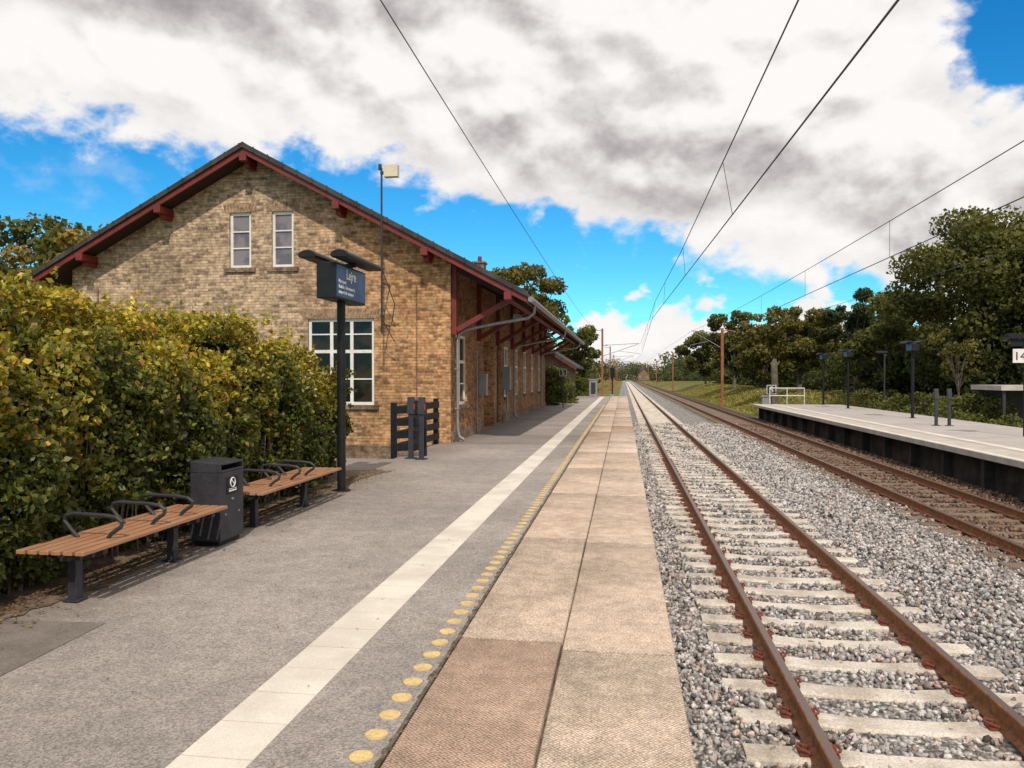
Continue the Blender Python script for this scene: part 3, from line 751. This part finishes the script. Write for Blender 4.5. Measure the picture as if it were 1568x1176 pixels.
# ------------------------------------------------------------ display signs
def display(x, y, full=True, sc_=1.0, zt=3.0):
    e = empty('departure_display_sign')
    mb = MB()
    mb.tube([(x, y, 0.0), (x, y, zt+0.05)], 0.066, 14, 0); mb.tube([(x, y, 0.0), (x, y, 0.02)], 0.15, 14, 0)
    L0, L1 = y-0.62*sc_, y+0.72*sc_
    hw = 0.15
    mb.box(x-hw, x+hw, L0, L1, zt-0.02, zt+0.52*sc_, 0)
    mb.obj('pole_and_case', [M_black], e, smooth=False, bevel=0.012)
    hb = MB()
    for sx in (-1, 1):
        cx = x + sx*(hw+0.10)
        pr = []
        for i in range(9):
            t = math.pi*i/8; pr.append((cx+0.145*math.cos(t), zt+0.60*sc_+0.085*math.sin(t)))
        pr += [(cx-0.12, zt+0.57*sc_), (cx+0.12, zt+0.57*sc_)]
        hb.prism(pr, 'y', L0-0.12*sc_, L1+0.15*sc_, 0)
        hb.box(min(cx, x)+0.004, max(cx, x)-0.004, y-0.03, y+0.03, zt+0.52*sc_-0.01, zt+0.575*sc_, 0)
    hb.obj('lamp_hoods', [M_black], e, bevel=0.01)
    sb = MB(); sb.box(x+hw-0.002, x+hw+0.008, L0+0.03, L1-0.03, zt+0.01, zt+0.49*sc_, 0); sb.box(x-hw-0.008, x-hw+0.002, L0+0.03, L1-0.03, zt+0.01, zt+0.49*sc_, 0)
    sb.obj('screen', [M_screen], e)
    if full:
        for txt, sz, dy, dz in (('Lejre', 0.21, 0.42, 0.31), ('Østerport', 0.075, 0.10, 0.225), ('Roskilde, København H,', 0.072, 0.10, 0.145), ('stop ved alle stationer', 0.072, 0.10, 0.065)):
            cu = bpy.data.curves.new('text', 'FONT'); cu.body = txt; cu.size = sz; cu.extrude = 0.001; cu.offset = 0.002
            o = bpy.data.objects.new('text', cu); COL.objects.link(o); o.data.materials.append(M_text)
            o.location = (x+hw+0.012, L0+dy, zt+dz); o.rotation_euler = (math.radians(90), 0, math.radians(90)); o.parent = e
display(-4.4, 11.6)
for (x, y) in ((12.7, 46.3), (12.5, 35.8)): display(x, y, False, 0.55, 2.95)
display(12.8, 55-2.8, False, 0.5, 2.95)
e = empty('platform_number_sign')
mb = MB(); X0, Y0s = 12.0, 25.2
mb.tube([(X0, Y0s, 0), (X0, Y0s, 3.1)], 0.06, 12, 0); mb.box(X0-0.55, X0+0.4, Y0s-0.12, Y0s+0.12, 2.95, 3.1, 0)
mb.box(X0-0.42, X0-0.08, Y0s-0.03, Y0s+0.03, 2.72, 2.93, 0)
mb.box(X0-0.40, X0+0.02, Y0s-0.1, Y0s-0.07, 2.22, 2.64, 1)
mb.obj('pole_and_panels', [M_black, M_white], e, bevel=0.005)
cu = bpy.data.curves.new('number', 'FONT'); cu.body = '14'; cu.size = 0.36; cu.extrude = 0.001
o = bpy.data.objects.new('number', cu); COL.objects.link(o); cu.materials.append(M_black); o.location = (X0-0.385, Y0s-0.105, 2.30); o.rotation_euler = (math.radians(90), 0, 0); o.parent = e

def ssign(x, y, zc, hgt0=0.0, s=0.42):
    e = empty('stop_marker_sign')
    mb = MB(); mb.tube([(x, y, hgt0), (x, y, zc)], 0.03, 8, 0); mb.box(x-s/2, x+s/2, y-0.05, y-0.03, zc-s/2, zc+s/2, 1)
    mb.box(x-s/2+0.03, x+s/2-0.03, y-0.056, y-0.052, zc-s/2+0.03, zc+s/2-0.03, 0)
    mb.obj('post_and_plate', [M_dgrey, M_white], e)
    cu = bpy.data.curves.new('letter', 'FONT'); cu.body = 'S'; cu.size = s*0.95; cu.extrude = 0.001; cu.align_x = 'CENTER'
    o = bpy.data.objects.new('letter', cu); COL.objects.link(o); cu.materials.append(M_white); o.location = (x, y-0.062, zc-s*0.32); o.rotation_euler = (math.radians(90), 0, 0); o.parent = e
ssign(-3.5, 44.9, 2.05); ssign(9.75, 53.3, 0.95, -0.5, 0.6)
mb = MB()
for x in (9.6, 10.7, 11.8): mb.tube([(x, 53.0, -0.6), (x, 53.0, 1.05)], 0.028, 8)
for z in (0.55, 1.05): mb.tube([(9.6, 53.0, z), (11.8, 53.0, z)], 0.028, 8)
mb.obj('white_railing', [M_white])
mb = MB(); mb.tube([(15.2, 48, -1.1), (15.2, 48, 3.0)], 0.05, 8); mb.tube([(15.2, 48, 3.0), (15.15, 48, 3.2), (14.9, 48, 3.25)], 0.04, 8); mb.box(14.75, 15.3, 47.85, 48.15, 3.22, 3.32)
mb.obj('street_lamp', [M_dgrey])

# ------------------------------------------------------------ benches
def bench(cx, y0, y1, legs):
    mb = MB()
    n_ = 6; wtot = 0.60; sw_ = wtot/n_
    for i in range(n_):
        xa = cx-wtot/2+i*sw_
        mb.box(xa+0.012, xa+sw_-0.012, y0, y1, 0.43, 0.462, 0)
    for y in legs + [(legs[0]+legs[1])/2, y1-0.25]:
        mb.box(cx-0.27, cx+0.27, y-0.03, y+0.03, 0.385, 0.429, 1)
    mb.box(cx-0.035, cx+0.035, y0+0.15, y1-0.15, 0.345, 0.384, 1)
    for y in legs:
        mb.box(cx-0.038, cx+0.038, y-0.04, y+0.04, 0.012, 0.384, 1)
        mb.box(cx-0.07, cx+0.07, y-0.07, y+0.07, 0.009, 0.020, 1)
        mb.prism([(cx-0.28, 0.385), (cx-0.05, 0.33), (cx+0.05, 0.33), (cx+0.28, 0.385)], 'y', y-0.032, y+0.032, 1)
    for y in (y0+0.5, y0+1.1, y0+1.55):
        P_ = [(cx-0.14, y, 0.46), (cx-0.20, y, 0.52), (cx-0.27, y, 0.60), (cx-0.25, y, 0.645), (cx-0.18, y, 0.66), (cx+0.10, y, 0.65), (cx+0.21, y, 0.635), (cx+0.26, y, 0.60), (cx+0.25, y, 0.56), (cx+0.16, y, 0.50), (cx+0.13, y, 0.46)]
        mb.tube(P_, 0.018, 8, 2)
    mb.obj('park_bench', [M_wood, M_dgrey, M_dgrey], bevel=0.004)
bench(-4.36, 5.32, 7.48, [5.6, 6.95])
bench(-4.40, 8.35, 10.85, [8.7, 10.15])

e = empty('litter_bin')
mb = MB()
x0, x1, y0, y1 = -4.54, -4.20, 7.56, 8.06
mb.box(x0+0.03, x1-0.03, y0+0.03, y1-0.03, 0.012, 0.06, 1)
mb.box(x0, x1, y0, y1, 0.06, 0.78, 0)
mb.prism([(x0, 0.783), (x1, 0.783), (x1, 0.88), (x0, 0.905)], 'y', y0, y0+0.03, 0)
mb.prism([(x0, 0.783), (x1, 0.783), (x1, 0.88), (x0, 0.905)], 'y', y1-0.03, y1, 0)
mb.prism([(x0, 0.885), (x1+0.01, 0.862), (x1+0.01, 0.885), (x0, 0.908)], 'y', y0+0.031, y1-0.031, 0)
mb.box(x0, x0+0.02, y0+0.031, y1-0.031, 0.783, 0.885, 0); mb.box(x1-0.02, x1, y0+0.031, y1-0.031, 0.783, 0.81, 0)
mb.box(x0+0.03, x1-0.03, y0+0.031, y1-0.031, 0.77, 0.784, 1)
mb.obj('case', [M_dgrey, M_black], e, bevel=0.006)
mb = MB()
mb.box(x1+0.001, x1+0.006, y0+0.13, y0+0.37, 0.54, 0.72, 0)
ring = [(x1+0.009, y0+0.25+0.05*math.cos(t*math.pi/8), 0.66+0.05*math.sin(t*math.pi/8)) for t in range(17)]
mb.tube(ring, 0.006, 6, 1); mb.beam((x1+0.011, y0+0.215, 0.695), (x1+0.011, y0+0.285, 0.625), 0.006, 0.010, 1)
mb.box(x1+0.007, x1+0.009, y0+0.17, y0+0.33, 0.565, 0.58, 1); mb.box(x1+0.007, x1+0.009, y0+0.17, y0+0.33, 0.59, 0.597, 1)
mb.tube([(x1, y0+0.25, 0.48), (x1+0.014, y0+0.25, 0.48)], 0.014, 10, 2); mb.tube([(x1, y0+0.11, 0.33), (x1+0.01, y0+0.11, 0.33)], 0.012, 10, 2); mb.tube([(x1, y0+0.39, 0.33), (x1+0.01, y0+0.39, 0.33)], 0.012, 10, 2)
mb.obj('label', [M_black, M_text, M_galv], e)

# ------------------------------------------------------------ hedge
HY0, HY1 = 0.8, 13.5
def hh(y): return 2.50 - 0.36*np.clip((y-10.2)/2.1, 0, 1)**1.2 - 0.75*np.clip((y-12.2)/1.3, 0, 1)**2 + 0.05*np.sin(y*1.3)+0.05*np.sin(y*3.1+1)
n = 122000
yv = rng.uniform(HY0, HY1, n)
H = hh(yv)
t = rng.random(n)*1.55
front = t < 1
zf = np.where(front, 0.05 + (H-0.35)*t, H)
lean = np.where(front, 0.10*np.clip(zf-1.6, 0, 2), 0)
ang = np.clip((zf-(H-0.75))/0.75, 0, 1)
xx = -4.83 - lean - 0.42*ang**2.0 - 0.5*np.clip((yv-12.6)/0.9, 0, 1)**2
top = ~front
tt = (t-1)/0.55
xx = np.where(top, -5.3 - tt*1.4, xx)
zz_ = np.where(top, H - 0.10*(1-np.clip(tt*4, 0, 1))**2, zf)
low = np.clip((0.7-zz_)/0.7, 0, 1); xx -= 0.28*low*(0.6+0.4*np.sin(yv*2.1))
bulge = 0.12*np.sin(yv*2.3+zz_*1.7) + 0.09*np.sin(yv*5.1-zz_*3.9+1.3) + 0.07*np.sin(yv*9.7+zz_*8.1)
dep = rng.exponential(0.10, n)
out_n = np.where(top[:, None], np.array([0.15, 0, 1.0]), np.array([1.0, 0, 0.35]))
Cc = np.stack([xx, yv, zz_], 1) + out_n*(bulge-dep)[:, None] + rng.normal(0, 0.02, (n, 3))
ne = 9000
ye = np.full(ne, HY1) + 0.1*np.sin(rng.random(ne)*6) - rng.exponential(0.08, ne); xe = rng.uniform(-6.7, -5.2, ne); ze = rng.uniform(0.05, 1.45, ne)
ye -= 0.35*np.clip((ze-0.8)/0.8, 0, 1)**2
Ce = np.stack([xe, ye, ze], 1); oe = np.tile([0.0, 1, 0.3], (ne, 1))
ns = 4200
base_y = rng.uniform(HY0, HY1, 380); bx = rng.uniform(-6.2, -5.1, 380); L = rng.uniform(0.06, 0.32, 380)
k = rng.integers(0, 380, ns); f = rng.random(ns)
Cs = np.stack([bx[k]+rng.normal(0, 0.02, ns)+0.1*f*np.sin(k), base_y[k]+rng.normal(0, 0.02, ns)+0.1*f*np.cos(k*1.7), hh(base_y[k])-0.03+f*L[k]], 1)
ns2 = 6000; k2 = rng.integers(0, 480, ns2); fy_ = rng.uniform(1.5, 13.0, 480); fz_ = rng.uniform(0.5, 2.0, 480); fl_ = rng.uniform(0.08, 0.28, 480); f2 = rng.random(ns2)
Cf = np.stack([-4.85+f2*fl_[k2]+rng.normal(0, 0.015, ns2), fy_[k2]+rng.normal(0, 0.018, ns2)+0.1*f2*np.sin(k2), fz_[k2]+rng.normal(0, 0.015, ns2)+0.12*f2*np.cos(k2*2.1)], 1)
CA = np.concatenate([Cc, Ce, Cs, Cf]); NA = np.concatenate([out_n, oe, np.tile([0.3, 0, 0.6], (ns+ns2, 1))])
N_ = len(CA)
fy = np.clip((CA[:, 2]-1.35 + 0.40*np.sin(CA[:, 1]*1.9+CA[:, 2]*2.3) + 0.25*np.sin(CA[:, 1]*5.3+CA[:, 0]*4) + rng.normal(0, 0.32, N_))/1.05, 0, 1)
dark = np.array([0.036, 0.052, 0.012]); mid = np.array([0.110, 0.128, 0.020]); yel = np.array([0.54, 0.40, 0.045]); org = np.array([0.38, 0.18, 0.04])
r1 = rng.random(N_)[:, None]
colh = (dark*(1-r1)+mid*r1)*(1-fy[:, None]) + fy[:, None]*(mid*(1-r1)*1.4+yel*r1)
o_ = rng.random(N_) < (0.02+0.08*fy); colh[o_] = org*rng.uniform(0.6, 1.2, (o_.sum(), 1))
hl = rng.random(N_) < 0.12; colh[hl] = colh[hl]*1.5+np.array([0.035, 0.035, 0.0])
szh = rng.uniform(0.048, 0.092, N_)
hed = empty('beech_hedge')
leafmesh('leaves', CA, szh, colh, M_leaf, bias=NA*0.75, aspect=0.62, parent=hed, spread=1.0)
mb = MB()
ysn = np.linspace(HY0+0.1, HY1-0.6, 40)
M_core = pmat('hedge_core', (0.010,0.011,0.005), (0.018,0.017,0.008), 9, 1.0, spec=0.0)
for ya, yb in zip(ysn[:-1], ysn[1:]):
    h0 = float(hh(np.array([ya]))[0]); h1 = float(hh(np.array([yb]))[0])
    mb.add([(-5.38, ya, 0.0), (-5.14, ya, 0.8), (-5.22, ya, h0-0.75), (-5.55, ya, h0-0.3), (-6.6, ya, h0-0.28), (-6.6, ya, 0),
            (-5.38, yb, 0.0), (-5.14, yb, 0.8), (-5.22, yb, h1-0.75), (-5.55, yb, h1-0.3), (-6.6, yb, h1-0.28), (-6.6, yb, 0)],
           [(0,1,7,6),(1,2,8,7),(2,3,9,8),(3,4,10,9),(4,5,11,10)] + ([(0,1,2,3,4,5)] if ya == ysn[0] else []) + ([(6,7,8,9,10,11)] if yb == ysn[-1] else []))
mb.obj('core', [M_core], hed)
mb = MB()
for i in range(260):
    y = R.uniform(1.5, 13.2); x = R.uniform(-5.3, -4.95)
    mb.tube([(x, y, 0), (x+R.uniform(-0.05, 0.12), y+R.uniform(-0.15, 0.15), R.uniform(0.5, 0.8)), (x+R.uniform(0.0, 0.15), y+R.uniform(-0.3, 0.3), R.uniform(0.9, 1.4))], [0.012, 0.008, 0.003], 4)
mb.obj('stems', [M_bark], hed)

# ------------------------------------------------------------ trees
def clumps(Cs, Rs, total, size, c1, c2, zlo, zhi):
    w_ = Rs**2; w_ = w_/w_.sum()
    idx = rng.choice(len(Rs), total, p=w_)
    d = unit(total); rr = Rs[idx]*(0.55+0.5*rng.random(total))
    P_ = Cs[idx] + d*rr[:, None]*np.array([1, 1, 0.72])
    per = rng.random(len(Rs))[idx]
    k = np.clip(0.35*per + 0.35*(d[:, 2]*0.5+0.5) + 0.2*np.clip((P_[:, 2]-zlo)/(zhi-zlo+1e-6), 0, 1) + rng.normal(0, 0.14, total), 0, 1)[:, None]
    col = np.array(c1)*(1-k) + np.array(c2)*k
    return P_, size*rng.uniform(0.6, 1.3, total), col, d
def tree(name, x, y, g, h, rw, th_, leaves=9000, lsize=0.3, c1=(0.022,0.034,0.010), c2=(0.10,0.115,0.028), ncl=46, tr_=0.25, lean=0.0):
    e = empty(name)
    rz = (h-th_)/2; cz = g+th_+rz
    Cs = []; Rs = []
    while len(Cs) < ncl:
        d = unit(1)[0]; r = rng.random()**0.4
        p = np.array([d[0]*rw*r, d[1]*rw*r, d[2]*rz*r])
        if d[2] < -0.3: p[:2] *= 0.75
        Cs.append(p + np.array([x+lean*(p[2]+rz), y, cz])); Rs.append(rw*rng.uniform(0.16, 0.34))
    Cs = np.array(Cs); Rs = np.array(Rs)
    Cs[:, 2] = np.minimum(Cs[:, 2], g+h-Rs*0.7)
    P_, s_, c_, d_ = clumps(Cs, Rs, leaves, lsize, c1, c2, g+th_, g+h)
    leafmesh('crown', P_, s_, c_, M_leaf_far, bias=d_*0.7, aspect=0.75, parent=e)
    mb = MB()
    top = g+th_+rz*1.2
    tk = [(x, y, g-0.2), (x+0.05, y, g+th_*0.5), (x+0.1, y+0.1, g+th_), (x+lean*rz, y, top)]
    mb.tube(tk, [tr_*1.3, tr_, tr_*0.8, tr_*0.25], 8)
    for i in range(min(18, ncl)):
        p = Cs[i]; z0 = g+th_*0.7 + (top-g-th_*0.7)*R.random()*0.7
        if p[2] < z0: z0 = max(g+th_*0.5, p[2]-0.6)
        mb.tube([(x+0.05, y, z0), ((x+p[0])/2, (y+p[1])/2, (z0+p[2])/2+0.2), tuple(p)], [tr_*0.4, tr_*0.22, tr_*0.07], 5)
    mb.obj('trunk', [M_bark], e)
G1, G2 = (0.026,0.036,0.010), (0.150,0.145,0.034)
O1, O2 = (0.040,0.042,0.012), (0.21,0.175,0.042)
tree('oak_tree', 21.0, 48.0, -1, 12.8, 5.0, 1.8, 42000, 0.25, G1, G2, 120, 0.4)
tree('oak_tree', 26.5, 45.0, -1, 12.6, 5.0, 1.5, 18000, 0.32, G1, G2, 60, 0.4)
tree('pine_tree', 17.9, 63.3, -0.5, 9.8, 2.4, 3.2, 6500, 0.26, (0.018,0.03,0.014), (0.08,0.095,0.035), 26, 0.2)
tree('ash_tree', 14.6, 67.7, -0.3, 8.9, 3.1, 1.6, 12000, 0.28, O1, O2, 44)
tree('ash_tree', 18.8, 58.0, -0.5, 8.3, 3.2, 1.0, 12000, 0.28, G1, G2, 44)
tree('ash_tree', 23.0, 68.0, -0.5, 10.2, 3.8, 1.0, 9000, 0.32, G1, G2, 40)
tree('maple_tree', 15.2, 88, -0.3, 9.0, 3.4, 1.0, 9000, 0.34, O1, O2, 40)
tree('maple_tree', 13.6, 99, -0.3, 10.6, 3.3, 1.6, 9000, 0.36, G1, G2, 40)
tree('maple_tree', 20.0, 92, -0.3, 10, 4.5, 1.0, 8000, 0.4, G1, G2, 40)
tree('maple_tree', 14.6, 143, -0.3, 10.5, 4.6, 1.0, 7000, 0.5, G1, G2, 36)
tree('maple_tree', 18.5, 125, -0.3, 10, 4.6, 1.0, 7000, 0.5, G1, G2, 36)
tree('birch_tree', 17.2, 43, -1, 5.6, 1.3, 2.4, 900, 0.16, O1, O2, 16, 0.06)
tree('maple_tree', -25.4, 32.5, -0.6, 9.6, 3.0, 1.5, 12000, 0.26, (0.09,0.07,0.014), (0.36,0.25,0.055), 44)
tree('oak_tree', -32.5, 40.3, -0.6, 12.0, 5.0, 1.5, 12000, 0.36, G1, G2, 50)
tree('maple_tree', -21.2, 36.0, -0.6, 8.6, 2.2, 1.5, 7000, 0.26, (0.06,0.06,0.012), (0.26,0.21,0.05), 34)
tree('maple_tree', -27.5, 24.0, -0.6, 6.2, 3.2, 0.8, 9000, 0.26, (0.06,0.06,0.012), (0.26,0.21,0.05), 34)
tree('maple_tree', -8.0, 62, -0.6, 11.6, 3.3, 3, 15000, 0.28, O1, O2, 60)
tree('maple_tree', -11.5, 70, -0.6, 12.2, 4.0, 3, 10000, 0.34, G1, G2, 44)
tree('ash_tree', -5.3, 92, -0.6, 8.6, 2.8, 1.5, 6000, 0.34, G1, G2, 34)
mb = MB(); mb.tube([(11.6, 62, -0.6), (11.6, 62, 1.2), (11.55, 62, 2.9), (11.6, 62, 3.2)], [0.32, 0.26, 0.24, 0.12], 9)
mb.tube([(11.6, 62, 2.4), (11.95, 62, 3.0)], [0.1, 0.05], 6); mb.obj('tree_stump', [M_bark], smooth=True)

def mass(name, regs, total, size, c1, c2):
    Cs = []; Rs = []
    for (x0, x1, y0, y1, z0, z1, nn, r) in regs:
        for i in range(nn):
            rr = r*R.uniform(0.6, 1.3)
            Cs.append((R.uniform(x0, x1), R.uniform(y0, y1), z0 + (z1-z0)*R.random()**0.8)); Rs.append(rr)
    Cs = np.array(Cs); Rs = np.array(Rs)
    P_, s_, c_, d_ = clumps(Cs, Rs, total, size, c1, c2, 0, 5)
    return leafmesh(name, P_, s_, c_, M_leaf_far, bias=d_*0.7, aspect=0.75)
mass('shrubs', [(14.6,15.9,14,52,-1.0,0.0,90,0.6), (15.0,17.0,38,54,-0.6,0.7,40,0.7)], 40000, 0.15, (0.045,0.055,0.014), (0.18,0.18,0.05))
mass('understory_shrubs', [(18.5,24,44,70,-0.8,3.4,100,1.4), (17.5,24,70,130,-0.3,3.2,90,1.7), (17.5,22,100,160,0,2.5,40,1.6)], 42000, 0.34, (0.020,0.028,0.008), (0.09,0.10,0.025))
mass('shrubs', [(-5.3,-4.0,46.6,52,-0.2,2.2,26,0.7), (-4.6,-3.6,52,58,-0.2,1.3,14,0.6), (-5.5,-3.4,74,90,-0.6,1.2,20,0.8)], 15000, 0.2, (0.03,0.04,0.01), (0.14,0.15,0.035))
mass('distant_trees', [(16,60,170,420,-0.5,7,130,5), (-60,-9,130,420,-0.5,7,110,5), (-90,-20,60,130,-0.5,6,50,4), (-60,80,560,640,0,9,160,8), (30,90,60,160,-0.5,7,70,5)], 60000, 1.1, (0.03,0.04,0.016), (0.11,0.12,0.04))
n = 26000
gx = rng.uniform(9.6, 17.5, n); gy = rng.uniform(53.5, 140, n)
gz = np.array([th(a_, b_) for a_, b_ in zip(gx, gy)])
gc = np.array([(0.34,0.28,0.08), (0.20,0.20,0.05), (0.42,0.34,0.12), (0.14,0.15,0.04)])[rng.integers(0, 4, n)]
leafmesh('grass', np.stack([gx, gy, gz+0.10], 1), rng.uniform(0.15, 0.4, n), gc, M_leaf_far, aspect=0.25)

# ------------------------------------------------------------ second house, shed, far buildings
def smallhouse(xa, xb, ya, yb, zb, ze, zr, win=True):
    e = empty('brick_house'); xm = (xa+xb)/2; half = (xb-xa)/2
    mb = MB(); mb.prism([(xa,zb),(xb,zb),(xb,ze),(xm,zr-0.1),(xa,ze)], 'y', ya, yb); mb.obj('walls', [M_brick_d], e)
    mb = MB(); sl = (zr-ze)/half
    for sx in (-1, 1):
        a_, b_ = (xm, zr), (xm+sx*(half+0.8), zr-(half+0.8)*sl)
        mb.prism([a_, b_, (b_[0], b_[1]+0.14), (a_[0], a_[1]+0.14)], 'y', ya-0.6, yb+0.6, 0)
        mb.prism([(a_[0], a_[1]-0.16), (b_[0], b_[1]-0.16), (b_[0], b_[1]-0.003), (a_[0], a_[1]-0.003)], 'y', ya-0.6, ya-0.5, 1)
    mb.box(xm-0.5, xm, (ya+yb)/2, (ya+yb)/2+0.5, zr-0.1, zr+0.85, 1)
    mb.obj('roof', [M_felt, M_red], e)
    if win:
        mb = MB()
        for wx in (xb-1.7, xa+0.8):
            mb.box(wx, wx+0.9, ya-0.05, ya-0.01, 0.9, 2.2, 0); mb.box(wx+0.1, wx+0.4, ya-0.08, ya-0.055, 1.0, 2.1, 1); mb.box(wx+0.5, wx+0.8, ya-0.08, ya-0.055, 1.0, 2.1, 1)
        mb.obj('window', [M_white, M_glass], e)
smallhouse(-9.6, -4.6, 63, 74, -0.7, 3.0, 4.55)
smallhouse(-18.0, -9.0, 330, 345, -0.6, 4.5, 9.5)
smallhouse(9.5, 17.0, 520, 532, -0.6, 4.0, 8.0)
mb = MB()
mb.box(16.4, 23.5, 36.5, 39.5, 1.20, 1.42, 0); mb.box(16.6, 23.3, 39.2, 39.28, -1.1, 1.197, 1)
for x in (16.6, 18.8, 21.2, 23.3):
    for y in (36.7, 39.1): mb.box(x-0.05, x+0.05, y-0.05, y+0.05, -1.1, 1.197, 1)
mb.obj('bicycle_shed', [M_conc, M_dgrey])
mb = MB(); mb.box(-3.0, -2.3, 68, 68.5, -0.1, 1.5, 0); mb.box(-3.05, -2.25, 67.95, 68.55, 1.503, 1.6, 0); mb.box(-2.85, -2.45, 67.98, 67.997, 0.3, 1.3, 1); mb.obj('signal_cabinet', [M_ceram, M_dgrey])
mb = MB(); mb.box(9.9, 10.5, 57.5, 58.0, -0.9, 0.35, 0); mb.prism([(9.85,0.353),(10.55,0.353),(10.5,0.45),(9.9,0.45)], 'y', 57.45, 58.05, 0); mb.obj('signal_cabinet', [M_ceram])
mb = MB(); mb.tube([(-1.1, 76, -0.9), (-1.1, 76, 2.6)], 0.06, 8, 0); mb.box(-1.32, -0.88, 75.85, 76.0, 1.7, 2.7, 0); mb.box(-1.3, -0.9, 75.7, 76.1, -0.9, 0.1, 1)
mb.obj('railway_signal', [M_black, M_ceram])

# ------------------------------------------------------------ catenary
def mast(x, y, g, top, armx, side):
    mb = MB()
    mb.box(x-0.13, x+0.13, y-0.13, y-0.11, g, top); mb.box(x-0.13, x+0.13, y+0.11, y+0.13, g, top); mb.box(x-0.012, x+0.012, y-0.108, y+0.108, g, top)
    mb.box(x-0.3, x+0.3, y-0.3, y+0.3, g-0.4, g+0.15)
    mb.tube([(x, y, 6.1), (armx, y, 6.35)], 0.035, 6, 1); mb.tube([(x, y, 4.6), (armx+0.2*side, y, 6.25)], 0.035, 6, 1)
    mb.tube([(x+(armx-x)*0.45, y, 5.3), (armx, y, 4.95)], 0.025, 6, 1); mb.tube([(armx, y, 4.95), (armx-0.1*side, y, 4.8)], 0.02, 6, 1)
    mb.tube([(x+(armx-x)*0.08, y, 6.12), (x+(armx-x)*0.14, y, 6.14)], 0.09, 8, 1)
    mb.beam((x, y, top-0.25), (x+side*1.1, y, top-0.25), 0.08, 0.08, 0)
    mb.obj('catenary_mast', [M_rustmast, M_galv])
for y in (78, 155, 232, 310, 390): mast(9.6, y, -1.0, 6.6, 6.6, 1)
for y in (106, 168, 230, 300, 380): mast(-2.9, y, -0.9, 8.4, 2.12, -1)
M_wire = pmat('catenary_wire', (0.04,0.035,0.035), (0.055,0.05,0.045), 2, 0.6)
def sagline(x, ya, za, yb, zb, sag, n_=24):
    return [(x, ya+(yb-ya)*i/n_, za+(zb-za)*i/n_ - sag*4*(i/n_)*(1-i/n_)) for i in range(n_+1)]
mb = MB()
def cwx(y): return float(np.interp(y, [-30, 6, 40, 106, 168, 230, 400], [2.9, 2.17, 1.45, 2.35, 1.9, 2.3, 2.12]))
def mwx(y): return float(np.interp(y, [-30, 6, 40, 106, 168, 230, 400], [2.0, 1.85, 1.6, 2.25, 2.0, 2.2, 2.12]))
def mwz(y): return float(np.interp(y, [-30, 5, 24, 60, 106, 168, 400], [6.4, 5.85, 5.6, 5.8, 6.35, 6.2, 6.2]))
ysw = [-30, -15, -5, 0, 3, 6, 10, 15, 20, 24, 30, 40, 60, 80, 106, 168, 230, 400]
mb.tube([(cwx(y), y, 4.8) for y in ysw], 0.011, 6); mb.tube([(mwx(y), y, mwz(y)) for y in ysw], 0.010, 6)
y = 6.0
while y < 100:
    mb.tube([(cwx(y), y, 4.8), (mwx(y-0.2), y-0.2, mwz(y-0.2))], 0.006, 5); y += 8.7
mb.tube([(6.6, -30, 4.8), (6.6, 400, 4.8)], 0.012, 6); mb.tube(sagline(6.6, -20, 6.2, 78, 6.3, 0.55), 0.011, 6); mb.tube([(6.6, 78, 6.3), (6.6, 400, 6.3)], 0.011, 6)
y = 11.4
while y < 76:
    t_ = (y+20)/98; mb.tube([(6.6, y, 4.8), (6.6, y, 6.2+0.1*t_-2.2*t_*(1-t_))], 0.006, 5); y += 9.1
mb.tube(sagline(-4.0, -30, 9.1, 106, 8.2, 0.9), 0.011, 6); mb.tube([(-4.0, 106, 8.2), (-4.0, 400, 8.2)], 0.012, 6)
mb.tube(sagline(10.7, -30, 6.2, 78, 6.3, 0.9), 0.010, 6); mb.tube([(10.7, 78, 6.3), (10.7, 400, 6.3)], 0.010, 6)
mb.obj('catenary_wires', [M_wire])

sc.view_settings.view_transform = 'Standard'; sc.view_settings.look = 'None'; sc.view_settings.exposure = 0
print('done')
